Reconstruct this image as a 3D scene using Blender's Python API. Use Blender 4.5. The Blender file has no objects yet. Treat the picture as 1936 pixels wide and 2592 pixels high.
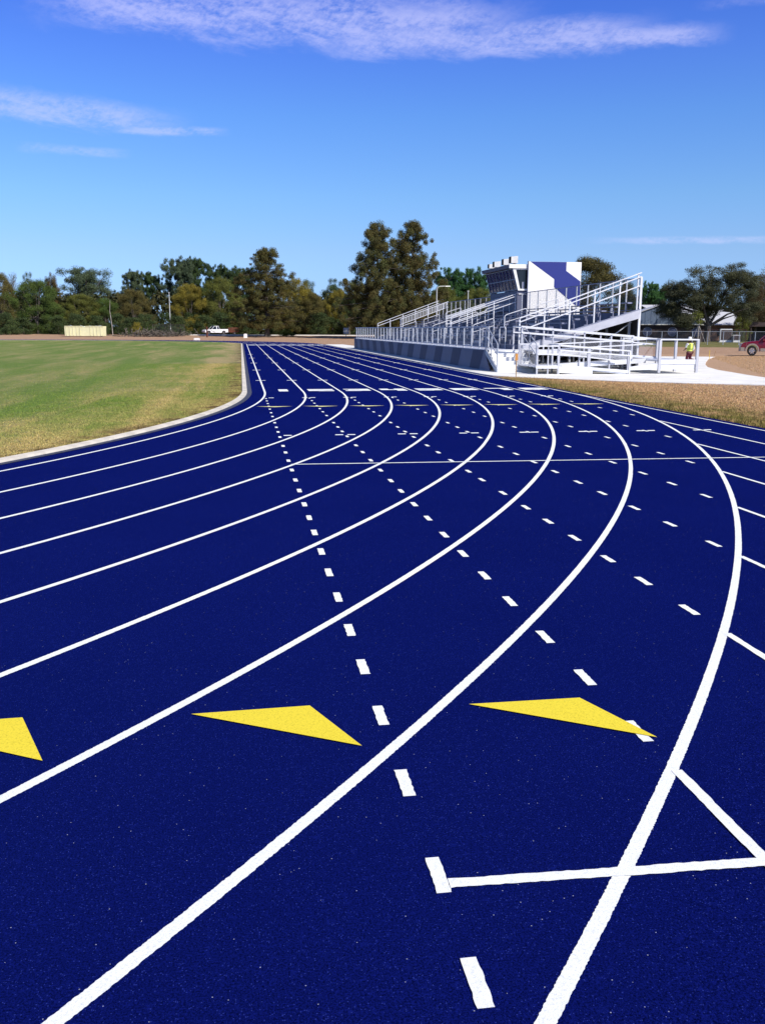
import bpy, math, random
import numpy as np
from mathutils import Vector, Matrix
C = bpy.context.scene.collection
R = math.radians
PI = math.pi
random.seed(4)

# ------------------------------------------------------------------ camera
FPX, CAMH = 2324.2, 1.7563
PT, RO, YA = 0.196663, 0.0035411, 0.1507597
CX, CY = 30.4433, -26.4918
Fv = Vector((math.sin(YA)*math.cos(PT), math.cos(YA)*math.cos(PT), -math.sin(PT)))
Rt = Vector((math.cos(YA), -math.sin(YA), 0))
Up = Rt.cross(Fv)
Rv = Rt*math.cos(RO)+Up*math.sin(RO)
Uv = -Rt*math.sin(RO)+Up*math.cos(RO)
cam = bpy.data.cameras.new('camera')
co = bpy.data.objects.new('camera', cam); C.objects.link(co)
co.matrix_world = Matrix(((Rv.x, Uv.x, -Fv.x, CX), (Rv.y, Uv.y, -Fv.y, CY), (Rv.z, Uv.z, -Fv.z, CAMH), (0, 0, 0, 1)))
cam.sensor_fit = 'VERTICAL'; cam.sensor_height = 36; cam.lens = FPX/2592*36
cam.clip_start = 0.05; cam.clip_end = 4000
bpy.context.scene.camera = co

# ------------------------------------------------------------------ sun, sky, exposure
SUN_AZ, SUN_EL = 138, 41            # clockwise from +Y
sd = Vector((math.sin(R(SUN_AZ))*math.cos(R(SUN_EL)), math.cos(R(SUN_AZ))*math.cos(R(SUN_EL)), math.sin(R(SUN_EL))))
sl = bpy.data.lights.new('sun', 'SUN'); sl.energy = 4.6; sl.angle = R(0.53); sl.color = (1, 0.955, 0.88)
so = bpy.data.objects.new('sun', sl); C.objects.link(so)
so.rotation_euler = sd.to_track_quat('Z', 'Y').to_euler()
vs = bpy.context.scene.view_settings
vs.view_transform = 'Standard'; vs.look = 'None'; vs.exposure = 0.35; vs.gamma = 1
bpy.context.scene.cycles.transparent_max_bounces = 24
bpy.context.scene.cycles.max_bounces = 6

class NT:
    """tiny node helper"""
    def __init__(s, tree): s.t = tree; s.n = tree.nodes; s.l = tree.links; s.n.clear()
    def node(s, typ, ins=None, **kw):
        n = s.n.new(typ)
        for k, v in kw.items(): setattr(n, k, v)
        for k, v in (ins or {}).items():
            if isinstance(v, bpy.types.NodeSocket): s.l.new(v, n.inputs[k])
            else: n.inputs[k].default_value = v
        return n
    def m(s, op, a, b=0.0, c=0.0, clamp=False):
        n = s.n.new('ShaderNodeMath'); n.operation = op; n.use_clamp = clamp
        for i, v in enumerate((a, b, c)):
            if isinstance(v, bpy.types.NodeSocket): s.l.new(v, n.inputs[i])
            else: n.inputs[i].default_value = v
        return n.outputs[0]
    def mix(s, f, a, b, blend='MIX'):
        n = s.n.new('ShaderNodeMix'); n.data_type = 'RGBA'; n.blend_type = blend
        for i, v in ((0, f), (6, a), (7, b)):
            if isinstance(v, bpy.types.NodeSocket): s.l.new(v, n.inputs[i])
            else: n.inputs[i].default_value = v if not isinstance(v, tuple) or len(v) == 4 else (*v, 1)
        return n.outputs[2]
    def noise(s, vec, scale, detail=3, rough=0.5, dist=0):
        n = s.node('ShaderNodeTexNoise', {'Scale': scale, 'Detail': detail, 'Roughness': rough, 'Distortion': dist})
        if vec is not None: s.l.new(vec, n.inputs['Vector'])
        return n.outputs['Fac']
    def ss(s, v, a, b, lo=0.0, hi=1.0):
        n = s.n.new('ShaderNodeMapRange'); n.interpolation_type = 'SMOOTHSTEP'
        s.l.new(v, n.inputs[0]) if isinstance(v, bpy.types.NodeSocket) else None
        for i, x in enumerate((a, b, lo, hi)):
            if isinstance(x, bpy.types.NodeSocket): s.l.new(x, n.inputs[i+1])
            else: n.inputs[i+1].default_value = x
        return n.outputs[0]
    def ramp(s, v, pts):
        n = s.n.new('ShaderNodeValToRGB'); s.l.new(v, n.inputs[0]); e = n.color_ramp.elements
        while len(e) < len(pts): e.new(0.5)
        for k, (p, c) in enumerate(pts): e[k].position = p; e[k].color = (*c, 1)
        return n.outputs[0]

W = bpy.data.worlds.new('World'); bpy.context.scene.world = W; W.use_nodes = True
w = NT(W.node_tree)
sky = w.node('ShaderNodeTexSky', sky_type='NISHITA', sun_disc=False)
sky.sun_elevation = R(SUN_EL); sky.sun_rotation = R(SUN_AZ); sky.air_density = 1.0; sky.dust_density = 0.6; sky.ozone_density = 2.0
tc = w.node('ShaderNodeTexCoord'); sp = w.node('ShaderNodeSeparateXYZ', {0: tc.outputs['Generated']})
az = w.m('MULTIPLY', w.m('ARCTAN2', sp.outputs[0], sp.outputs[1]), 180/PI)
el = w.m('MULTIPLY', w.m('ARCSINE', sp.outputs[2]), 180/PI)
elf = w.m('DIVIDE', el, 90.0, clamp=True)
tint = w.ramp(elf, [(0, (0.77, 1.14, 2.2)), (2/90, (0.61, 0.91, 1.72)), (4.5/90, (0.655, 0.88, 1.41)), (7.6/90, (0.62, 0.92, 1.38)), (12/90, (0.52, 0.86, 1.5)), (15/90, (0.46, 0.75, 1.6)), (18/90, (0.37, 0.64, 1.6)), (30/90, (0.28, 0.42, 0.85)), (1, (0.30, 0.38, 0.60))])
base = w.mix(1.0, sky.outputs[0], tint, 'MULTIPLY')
# thin high clouds: bands in azimuth / elevation, torn by stretched noise
def cloudband(az0, az1, e0, slope, hw, seed, dens, wisp=1.0):
    u = w.m('SUBTRACT', az, (az0+az1)/2)
    v = w.m('SUBTRACT', w.m('SUBTRACT', el, e0), w.m('MULTIPLY', u, slope))
    along = w.m('SUBTRACT', 1.0, w.ss(w.m('ABSOLUTE', u), (az1-az0)*0.30, (az1-az0)*0.56))
    cmb = w.node('ShaderNodeCombineXYZ', {0: w.m('ADD', w.m('MULTIPLY', u, 0.34), w.m('MULTIPLY', v, 0.42)), 1: w.m('MULTIPLY', v, 0.95), 2: seed})
    n1 = w.noise(cmb.outputs[0], 0.75*wisp, 9, 0.66, 0.25)
    cmb2 = w.node('ShaderNodeCombineXYZ', {0: w.m('SUBTRACT', w.m('MULTIPLY', u, 1.1), w.m('MULTIPLY', v, 0.9)), 1: w.m('MULTIPLY', v, 1.6), 2: seed+5})
    n2 = w.noise(cmb2.outputs[0], 2.0*wisp, 7, 0.68, .2)
    wv = w.m('ADD', v, w.m('MULTIPLY', w.m('SUBTRACT', n1, 0.5), hw*1.6))
    across = w.m('SUBTRACT', 1.0, w.ss(w.m('ABSOLUTE', wv), hw*0.25, hw*1.15))
    tex = w.ss(w.m('ADD', w.m('MULTIPLY', n1, 0.7), w.m('MULTIPLY', n2, 0.42)), 0.36, 0.68)
    return w.m('MULTIPLY', w.m('MULTIPLY', w.m('MULTIPLY', along, across), tex), dens)
cl = None
for a in [(-11, 17, 17.0, -0.03, 1.6, 1.0, 0.47, 1.0), (4, 24, 16.0, -0.005, 1.05, 7.0, 0.45, 1.0), (13, 27.5, 15.9, -0.05, 0.62, 3.0, 0.45, 1.2),
          (-24, -3, 11.9, -0.055, 0.95, 11.0, 0.38, 1.0), (-7, -0.5, 11.0, 0.02, 0.26, 15.0, 0.36, 1.4), (-12, -6, 9.7, 0.0, 0.3, 19.0, 0.2, 1.4),
          (21, 40, 4.95, -0.02, 0.24, 23.0, 0.30, 1.5), (26, 34, 16.9, 0.0, 0.3, 29.0, 0.10, 1.2)]:
    b = cloudband(*a); cl = b if cl is None else w.m('MAXIMUM', cl, b)
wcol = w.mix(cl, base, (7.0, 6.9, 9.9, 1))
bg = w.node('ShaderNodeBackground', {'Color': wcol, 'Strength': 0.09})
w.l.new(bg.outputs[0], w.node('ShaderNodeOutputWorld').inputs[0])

# ------------------------------------------------------------------ materials
MATS = {}
def mat(name, col=(.5, .5, .5), rough=.6, metal=0., vary=0.0, vscale=3.0, bump=0.0, bscale=30., emit=None, spec=0.5):
    if name in MATS: return MATS[name]
    m = bpy.data.materials.new(name); m.use_nodes = True; t = NT(m.node_tree)
    geo = t.node('ShaderNodeNewGeometry')
    c = (*col, 1)
    pr = t.node('ShaderNodeBsdfPrincipled', {'Roughness': rough, 'Metallic': metal, 'Specular IOR Level': spec})
    if vary:
        n = t.noise(geo.outputs['Position'], vscale, 5, 0.6)
        f = t.ss(n, 0.3, 0.7)
        t.l.new(t.mix(f, tuple(min(1, x*(1-vary)) for x in col), tuple(min(1, x*(1+vary*0.6)) for x in col)), pr.inputs['Base Color'])
    else: pr.inputs['Base Color'].default_value = c
    if bump:
        b = t.node('ShaderNodeBump', {'Strength': bump, 'Distance': 0.02, 'Height': t.noise(geo.outputs['Position'], bscale, 4)})
        t.l.new(b.outputs[0], pr.inputs['Normal'])
    t.l.new(pr.outputs[0], t.node('ShaderNodeOutputMaterial').inputs[0])
    MATS[name] = m; return m

def grass_nodes(t, pos, kind):
    """colour of turf / bare dirt from world position"""
    x = t.node('ShaderNodeSeparateXYZ', {0: pos})
    n1 = t.noise(pos, 0.30, 6, 0.65, 0.4); n2 = t.noise(pos, 1.6, 5, 0.65); n3 = t.noise(pos, 14, 4, 0.7); n4 = t.noise(pos, 60, 3, 0.7)
    mp = t.node('ShaderNodeMapping', {0: pos, 'Rotation': (0, 0, R(5)), 'Scale': (0.62, 0.07, 1)})
    st = t.noise(mp.outputs[0], 1.0, 5, 0.65, 0.6)
    if kind == 'infield':
        # distance in from the kerb: parched rim, green middle with streaks
        yy = t.m('MINIMUM', x.outputs[1], 0.0)
        rad = t.m('SQRT', t.m('ADD', t.m('POWER', x.outputs[0], 2.0), t.m('POWER', yy, 2.0)))
        edge = t.ss(t.m('ADD', rad, t.m('MULTIPLY', t.m('SUBTRACT', n1, 0.5), 7.0)), 26.5, 31.0)
        dry = t.m('ADD', t.m('MULTIPLY', edge, 0.30), t.m('ADD', t.m('MULTIPLY', st, 1.1), t.m('ADD', t.m('MULTIPLY', n2, 0.34), t.m('MULTIPLY', n3, 0.16))))
        f = t.ss(dry, 0.66, 1.22)
        g = t.mix(t.ss(n3, 0.3, 0.7), (0.110, 0.185, 0.034), (0.190, 0.260, 0.058))
        b = t.mix(t.ss(n4, 0.3, 0.7), (0.36, 0.27, 0.115), (0.50, 0.40, 0.20))
        soil = t.mix(t.m('MULTIPLY', t.ss(rad, 29.6, 30.35), t.ss(n2, 0.42, 0.62)), t.mix(f, g, b), (0.14, 0.095, 0.055))
        return t.mix(t.ss(n4, 0.35, 0.62, 0.72, 1.0), (0, 0, 0, 1), soil), n4
    dry = t.m('ADD', t.m('MULTIPLY', n2, 0.8), t.m('MULTIPLY', n3, 0.3))
    near = t.m('SUBTRACT', 1.0, t.ss(t.m('ADD', x.outputs[0], t.m('MULTIPLY', n1, 3.0)), 41.3, 44.6))      # green fringe beside the track
    straw = t.mix(t.ss(n3, 0.32, 0.68), (0.42, 0.25, 0.145), (0.60, 0.41, 0.27))
    straw = t.mix(t.ss(n2, 0.55, 0.75), straw, (0.42, 0.30, 0.14))
    green = t.mix(t.ss(n3, 0.3, 0.7), (0.085, 0.105, 0.02), (0.26, 0.21, 0.075))
    f = t.m('MULTIPLY', t.m('MULTIPLY', near, t.ss(x.outputs[1], 12.0, 2.0)), t.ss(dry, 0.4, 0.62))
    c = t.mix(f, straw, green)
    # graded dirt behind the stand and round the far bend
    dirt = t.mix(t.ss(n2, 0.3, 0.7), (0.36, 0.215, 0.13), (0.50, 0.33, 0.21))
    far = t.ss(t.m('ADD', x.outputs[1], t.m('MULTIPLY', n1, 4.0)), 38, 44)
    c = t.mix(far, c, dirt)
    # weedy strip in front of the school fence, at right
    ro = t.m('ADD', t.m('MULTIPLY', x.outputs[0], 0.52), t.m('MULTIPLY', x.outputs[1], 0.854))   # along the view to the right
    weeds = t.m('MULTIPLY', t.ss(t.m('ADD', ro, t.m('MULTIPLY', n1, 6.0)), 97, 103), t.ss(x.outputs[0], 60, 68))
    c = t.mix(weeds, c, t.mix(t.ss(n2, 0.35, 0.65), (0.11, 0.125, 0.03), (0.25, 0.21, 0.08)))
    # forest floor
    ff = t.ss(t.m('ADD', x.outputs[1], t.m('MULTIPLY', n1, 10.0)), 176, 186)
    c = t.mix(ff, c, t.mix(n2, (0.05, 0.042, 0.02), (0.10, 0.10, 0.04)))
    return t.mix(t.ss(n4, 0.35, 0.62, 0.75, 1.0), (0, 0, 0, 1), c), n4

def ground_mat(name, kind, blades=False):
    m = bpy.data.materials.new(name); m.use_nodes = True; t = NT(m.node_tree)
    geo = t.node('ShaderNodeNewGeometry')
    c, n4 = grass_nodes(t, geo.outputs['Position'], kind)
    if blades:
        at = t.node('ShaderNodeAttribute', attribute_name='tone')
        c = t.mix(1.0, c, t.ramp(at.outputs['Fac'], [(0, (.85, 1.0, .7)), (1, (1.5, 1.35, 1.1))]), 'MULTIPLY')
    pr = t.node('ShaderNodeBsdfPrincipled', {'Base Color': c, 'Roughness': 0.95, 'Specular IOR Level': 0.1})
    if not blades:
        b = t.node('ShaderNodeBump', {'Strength': 0.8, 'Distance': 0.06, 'Height': t.noise(geo.outputs['Position'], 22, 5, 0.7)})
        t.l.new(b.outputs[0], pr.inputs['Normal'])
    t.l.new(pr.outputs[0], t.node('ShaderNodeOutputMaterial').inputs[0]); MATS[name] = m; return m
M_IN = ground_mat('infield_turf', 'infield'); M_OUT = ground_mat('outer_ground', 'outer')
M_INB = ground_mat('infield_blades', 'infield', True); M_OUTB = ground_mat('outer_blades', 'outer', True)

def track_mat():
    m = bpy.data.materials.new('blue_rubber'); m.use_nodes = True; t = NT(m.node_tree)
    pos = t.node('ShaderNodeNewGeometry').outputs['Position']
    big = t.noise(pos, 0.7, 5, 0.6); mid = t.noise(pos, 34, 5, 0.75); g1 = t.noise(pos, 150, 3, 0.75); g2 = t.noise(pos, 420, 2, 0.7)
    grain = t.m('ADD', t.m('MULTIPLY', g1, 0.6), t.m('MULTIPLY', g2, 0.4))
    c = t.mix(t.ss(grain, 0.38, 0.64), (0.0003, 0.0005, 0.010), (0.0048, 0.0095, 0.140))
    c = t.mix(t.ss(mid, 0.50, 0.72, 0.0, 0.45), c, (0.0068, 0.0135, 0.175))
    c = t.mix(t.ss(big, 0.35, 0.70, 0.0, 0.30), c, (0.0012, 0.0026, 0.052))
    # pale rubber crumbs
    v = t.node('ShaderNodeTexVoronoi', {'Vector': pos, 'Scale': 190.0}, feature='F1')
    vs_ = t.node('ShaderNodeSeparateColor', {0: v.outputs['Color']})
    near = t.m('LESS_THAN', v.outputs['Distance'], 0.42)
    c = t.mix(t.m('MULTIPLY', near, t.m('GREATER_THAN', vs_.outputs[0], 0.93)), c, (0.018, 0.030, 0.20))
    v2 = t.node('ShaderNodeTexVoronoi', {'Vector': pos, 'Scale': 120.0}, feature='F1')
    v2s = t.node('ShaderNodeSeparateColor', {0: v2.outputs['Color']})
    c = t.mix(t.m('MULTIPLY', t.m('LESS_THAN', v2.outputs['Distance'], 0.24), t.m('GREATER_THAN', v2s.outputs[1], 0.9935)), c, (0.30, 0.32, 0.40))
    pr = t.node('ShaderNodeBsdfPrincipled', {'Base Color': c, 'Roughness': 0.9, 'Specular IOR Level': 0.0, 'Sheen Weight': 0.055, 'Sheen Roughness': 0.5, 'Sheen Tint': (0.04, 0.13, 0.9, 1)})
    b = t.node('ShaderNodeBump', {'Strength': 0.8, 'Distance': 0.005, 'Height': grain})
    t.l.new(b.outputs[0], pr.inputs['Normal'])
    t.l.new(pr.outputs[0], t.node('ShaderNodeOutputMaterial').inputs[0]); return m
M_TRACK = track_mat()
def paint_mat(name, col, speck):
    m = bpy.data.materials.new(name); m.use_nodes = True; t = NT(m.node_tree)
    pos = t.node('ShaderNodeNewGeometry').outputs['Position']
    f = t.ss(t.noise(pos, 110, 5, 0.9), 0.50, 0.66, 0, 0.9)
    c = t.mix(f, col, speck)
    c = t.mix(t.ss(t.noise(pos, 2.2, 4, 0.6), 0.5, 0.8, 0, 0.12), c, speck)
    pr = t.node('ShaderNodeBsdfPrincipled', {'Base Color': c, 'Roughness': 0.85, 'Specular IOR Level': 0.15})
    b = t.node('ShaderNodeBump', {'Strength': 0.5, 'Distance': 0.003, 'Height': t.noise(pos, 260, 3, 0.8)})
    t.l.new(b.outputs[0], pr.inputs['Normal'])
    t.l.new(pr.outputs[0], t.node('ShaderNodeOutputMaterial').inputs[0]); return m
M_WHITE = paint_mat('line_paint', (0.82, 0.83, 0.80), (0.50, 0.53, 0.62))
M_YEL = paint_mat('yellow_paint', (0.80, 0.64, 0.045), (0.42, 0.33, 0.02))
M_YELP = paint_mat('worn_yellow_paint', (0.78, 0.72, 0.30), (0.40, 0.40, 0.25))
M_CONC = mat('concrete', (0.78, 0.76, 0.70), .9, 0, .12, 0.9, .15, 40)
M_KERB = mat('kerb_concrete', (0.64, 0.58, 0.48), .9, 0, .2, 3)
M_DRAIN = mat('drain_edge', (0.05, 0.055, 0.09), .9, 0, .5, 9)
M_ALU = mat('mill_aluminium', (0.62, 0.63, 0.67), .42, .35, .08, 1.5)
M_ALUD = mat('shaded_riser_aluminium', (0.085, 0.10, 0.175), .5, .3, .35, 1.3)  # plain aluminium risers; shade and sky reflection put into the dark blue
M_SEAT = mat('shaded_seat_aluminium', (0.23, 0.24, 0.32), .45, .35, .15, 1.3)  # bench and tread aluminium, colour darkened to carry the shade on them
M_POSTW = mat('post_aluminium', (0.50, 0.50, 0.54), .5, .2, .1, 2)
M_STEP = mat('step_aluminium', (0.82, 0.81, 0.78), .6, 0, .06, 2)
M_POST = mat('galvanised_steel', (0.50, 0.52, 0.56), .5, .5, .12, 5)
M_RAIL = mat('white_rail', (0.70, 0.70, 0.71), .45, .1, .08, 2)
M_SKIRT = mat('skirt_sheet', (0.165, 0.165, 0.235), .55, .1, .08, 1)
M_SKIRT2 = mat('skirt_stripe_blue', (0.022, 0.026, 0.085), .55, .0, .1, 1)
M_DARK = mat('dark_void', (0.03, 0.03, 0.035), .9)
M_SLATE = mat('slate_siding', (0.095, 0.105, 0.165), .6, 0, .07, 2)
M_PWHITE = mat('white_siding', (0.82, 0.81, 0.78), .5)
M_PBLUE = mat('blue_siding', (0.009, 0.020, 0.19), .5)
M_GLASS = mat('dark_glass', (0.008, 0.010, 0.016), .08, 0, spec=.45)
M_FRAME = mat('window_frame_grey', (0.23, 0.25, 0.33), .5)
M_CREAM = mat('cream_box', (0.74, 0.72, 0.68), .6, 0, .1, 4)
M_BRICK = mat('brown_brick', (0.075, 0.05, 0.045), .9, 0, .35, 3)
M_BRICK2 = mat('red_brick', (0.36, 0.20, 0.13), .9, 0, .25, 1.2)
M_ROOFM = mat('blue_grey_metal', (0.15, 0.20, 0.29), .5, .1, .06, .8)
M_ROOFW = mat('white_metal_roof', (0.60, 0.60, 0.61), .5, .1)
M_BLACK = mat('black_rubber', (0.015, 0.015, 0.016), .8)
M_REDP = mat('red_car_paint', (0.20, 0.004, 0.018), .22, .15, spec=.8)
M_TAN = mat('tan_car_trim', (0.42, 0.36, 0.29), .35, .3)
M_TRUCKW = mat('white_car_paint', (0.78, 0.78, 0.80), .3)
M_CHROME = mat('wheel_alloy', (0.62, 0.62, 0.65), .25, .9)
M_RUST = mat('rusty_orange_paint', (0.13, 0.035, 0.018), .8, 0, .4, 1.5)
M_DUMP = mat('pale_yellow_paint', (0.74, 0.71, 0.42), .7, 0, .1, .8)
M_WOOD = mat('raw_timber', (0.42, 0.25, 0.11), .9, 0, .2, 20)
M_TAG = mat('orange_tag', (0.62, 0.27, 0.06), .8)
M_YPOST = mat('yellow_stake_paint', (0.62, 0.42, 0.04), .8)
M_HI = mat('hi_vis_yellow', (0.62, 0.72, 0.12), .8)
M_HIST = mat('vest_stripe', (0.16, 0.21, 0.05), .7)
M_SHIRT = mat('white_shirt', (0.78, 0.76, 0.74), .9)
M_MAROON = mat('maroon_trousers', (0.12, 0.018, 0.035), .9)
M_SKIN = mat('skin', (0.16, 0.085, 0.06), .6)
M_HAT = mat('hard_hat_white', (0.85, 0.85, 0.84), .35)
M_HAIR = mat('dark_hair', (0.02, 0.015, 0.012), .8)
M_CURT = mat('round_glass', (0.07, 0.085, 0.17), .25, 0, .2, 2)
M_BARK = mat('bark', (0.10, 0.082, 0.068), .95, 0, .4, 2.5)
M_BARKL = mat('pale_bark', (0.34, 0.30, 0.26), .95, 0, .35, 2.5)
M_BRUSH = mat('dead_branches', (0.105, 0.088, 0.068), .95, 0, .5, 2)
M_LAMP = mat('lamp_post_grey', (0.52, 0.53, 0.50), .5, .3)

def mesh_mat(name, col, freq, thick, rough=.5, metal=.4):
    """woven wire: diamond grid cut out of a sheet"""
    m = bpy.data.materials.new(name); m.use_nodes = True; t = NT(m.node_tree)
    s = t.node('ShaderNodeSeparateXYZ', {0: t.node('ShaderNodeNewGeometry').outputs['Position']})
    h = t.m('ADD', s.outputs[0], s.outputs[1]); z = s.outputs[2]
    def wire(v): return t.m('LESS_THAN', t.m('FRACT', t.m('MULTIPLY', v, freq)), thick)
    a = t.m('MAXIMUM', wire(t.m('ADD', h, z)), wire(t.m('SUBTRACT', h, z)))
    pr = t.node('ShaderNodeBsdfPrincipled', {'Base Color': (*col, 1), 'Roughness': rough, 'Metallic': metal})
    tr = t.node('ShaderNodeBsdfTransparent'); mx = t.node('ShaderNodeMixShader', {0: a, 1: tr.outputs[0], 2: pr.outputs[0]})
    t.l.new(mx.outputs[0], t.node('ShaderNodeOutputMaterial').inputs[0]); return m
M_LINK = mesh_mat('chain_link', (0.42, 0.43, 0.47), 20, 0.12)
M_LINKD = mesh_mat('black_windscreen_mesh', (0.035, 0.037, 0.04), 22, 0.38, .9, 0)
M_LINKD2 = mesh_mat('grey_woven_wire', (0.12, 0.12, 0.14), 16, 0.13, .8, .2)
M_LINKF = mesh_mat('fence_wire', (0.14, 0.14, 0.15), 12, 0.07)

def foliage_mat():
    m = bpy.data.materials.new('foliage'); m.use_nodes = True; t = NT(m.node_tree)
    oi = t.node('ShaderNodeObjectInfo'); at = t.node('ShaderNodeAttribute', attribute_name='tone')
    a2 = t.node('ShaderNodeAttribute', attribute_name='warm')
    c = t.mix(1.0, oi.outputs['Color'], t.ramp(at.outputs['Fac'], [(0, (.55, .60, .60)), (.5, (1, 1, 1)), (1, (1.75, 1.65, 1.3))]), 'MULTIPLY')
    c = t.mix(t.m('MULTIPLY', a2.outputs['Fac'], oi.outputs['Alpha']), c, (0.130, 0.092, 0.030))
    pr = t.node('ShaderNodeBsdfPrincipled', {'Base Color': c, 'Roughness': 0.8, 'Specular IOR Level': 0.15})
    tl = t.node('ShaderNodeBsdfTranslucent', {'Color': c}); mx = t.node('ShaderNodeMixShader', {0: 0.30, 1: pr.outputs[0], 2: tl.outputs[0]})
    t.l.new(mx.outputs[0], t.node('ShaderNodeOutputMaterial').inputs[0]); return m
M_LEAF = foliage_mat()

# ------------------------------------------------------------------ mesh helpers
class MB:
    def __init__(s): s.v = []; s.f = []; s.m = []; s.mi = 0
    def poly(s, pts):
        n = len(s.v); s.v += [tuple(p) for p in pts]; s.f.append(tuple(range(n, n+len(pts)))); s.m.append(s.mi); return s
    def hexa(s, p):      # 8 corners: bottom 4 ccw, top 4 ccw
        n = len(s.v); s.v += [tuple(q) for q in p]
        for f in ((3, 2, 1, 0), (4, 5, 6, 7), (0, 1, 5, 4), (1, 2, 6, 5), (2, 3, 7, 6), (3, 0, 4, 7)):
            s.f.append(tuple(n+i for i in f)); s.m.append(s.mi)
        return s
    def box(s, x0, x1, y0, y1, z0, z1):
        return s.hexa([(x0, y0, z0), (x1, y0, z0), (x1, y1, z0), (x0, y1, z0), (x0, y0, z1), (x1, y0, z1), (x1, y1, z1), (x0, y1, z1)])
    def bar(s, a, b, w_=0.05, h=None, up=(0, 0, 1)):
        a = Vector(a); b = Vector(b); d = (b-a).normalized(); u = Vector(up)
        if abs(d.dot(u)) > .98: u = Vector((0, 1, 0))
        r = d.cross(u).normalized(); u = r.cross(d); h = h or w_; r = r*w_/2; u = u*h/2
        return s.hexa([a-r-u, a+r-u, b+r-u, b-r-u, a-r+u, a+r+u, b+r+u, b-r+u])
    def tube(s, pts, r, n=8, caps=True):
        pts = [Vector(p) for p in pts]; rs = r if isinstance(r, (list, tuple)) else [r]*len(pts)
        base = len(s.v); prev = None
        for i, p in enumerate(pts):
            d = (pts[min(i+1, len(pts)-1)]-pts[max(i-1, 0)]).normalized()
            if prev is None:
                a = Vector((0, 0, 1)) if abs(d.z) < .9 else Vector((1, 0, 0)); u = d.cross(a).normalized()
            else: u = (prev-d*prev.dot(d)).normalized()
            prev = u; v = d.cross(u)
            for k in range(n):
                t = 2*PI*k/n; s.v.append(tuple(p+(u*math.cos(t)+v*math.sin(t))*rs[i]))
        for i in range(len(pts)-1):
            for k in range(n):
                a = base+i*n+k; b = base+i*n+(k+1) % n
                s.f.append((a, b, b+n, a+n)); s.m.append(s.mi)
        if caps:
            s.f.append(tuple(base+k for k in reversed(range(n)))); s.m.append(s.mi)
            e = base+(len(pts)-1)*n; s.f.append(tuple(e+k for k in range(n))); s.m.append(s.mi)
        return s
    def prism(s, prof, fn, t0, t1):  # prof (a,b) outline; fn(a,b,t)->xyz
        n = len(s.v); k = len(prof)
        for t in (t0, t1): s.v += [tuple(fn(a, b, t)) for a, b in prof]
        s.f.append(tuple(n+i for i in reversed(range(k)))); s.f.append(tuple(n+k+i for i in range(k))); s.m += [s.mi]*2
        for i in range(k):
            j = (i+1) % k; s.f.append((n+i, n+j, n+k+j, n+k+i)); s.m.append(s.mi)
        return s
    def lathe(s, prof, c, axis, n=20):  # prof list of (r, t) along axis through c
        ax = Vector(axis).normalized(); a = Vector((0, 0, 1)) if abs(ax.z) < .9 else Vector((1, 0, 0)); u = ax.cross(a).normalized(); v = ax.cross(u); c = Vector(c)
        b = len(s.v)
        for r, t in prof:
            for k in range(n): q = 2*PI*k/n; s.v.append(tuple(c+ax*t+(u*math.cos(q)+v*math.sin(q))*r))
        for i in range(len(prof)-1):
            for k in range(n):
                p = b+i*n+k; q = b+i*n+(k+1) % n; s.f.append((p, q, q+n, p+n)); s.m.append(s.mi)
        return s
    def build(s, name, mats, parent=None, smooth=False):
        me = bpy.data.meshes.new(name); me.from_pydata(s.v, [], s.f)
        for m in (mats if isinstance(mats, (list, tuple)) else [mats]): me.materials.append(m)
        if any(s.m): me.polygons.foreach_set('material_index', s.m)
        if smooth: me.polygons.foreach_set('use_smooth', [True]*len(s.f))
        me.update(); o = bpy.data.objects.new(name, me); C.objects.link(o)
        if parent:
            o.parent = parent; o.matrix_parent_inverse = Matrix.Translation(parent.location).inverted() if parent.rotation_euler[2] == 0 and 'loc' not in parent else Matrix()
        return o
def tag(o, label=None, cat=None, group=None, kind=None):
    if label: o['label'] = label
    if cat: o['category'] = cat
    if group: o['group'] = group
    if kind: o['kind'] = kind
    return o
def thing(name, label, cat, loc=(0, 0, 0), rz=0.0, group=None, local=False):
    o = bpy.data.objects.new(name, None); C.objects.link(o); o.location = loc; o.rotation_euler = (0, 0, rz); o.empty_display_size = .3
    if local: o['loc'] = 1
    return tag(o, label, cat, group)
def smooth01(t): t = max(0., min(1., t)); return t*t*(3-2*t)
def gh(x, y):
    """ground height: flat round the track, a low rise before the wood"""
    return 0.52*smooth01((y-128)/52)
def at(px, z, row=845):       # a spot on the ground in the direction of an image column, z metres ahead
    u = (px-968)*math.cos(RO)-(1296-row)*math.sin(RO)
    lat = u/FPX*(z*math.cos(PT)+CAMH*math.sin(PT))
    x = CX+lat*math.cos(YA)+z*math.sin(YA); y = CY-lat*math.sin(YA)+z*math.cos(YA)
    return x, y, gh(x, y)
def hz(row, z, px=968):     # height of an image row z metres ahead
    k = ((1296-row)*math.cos(RO)+(px-968)*math.sin(RO))/FPX
    return CAMH+z*(k*math.cos(PT)-math.sin(PT))/(math.cos(PT)+k*math.sin(PT))

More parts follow.
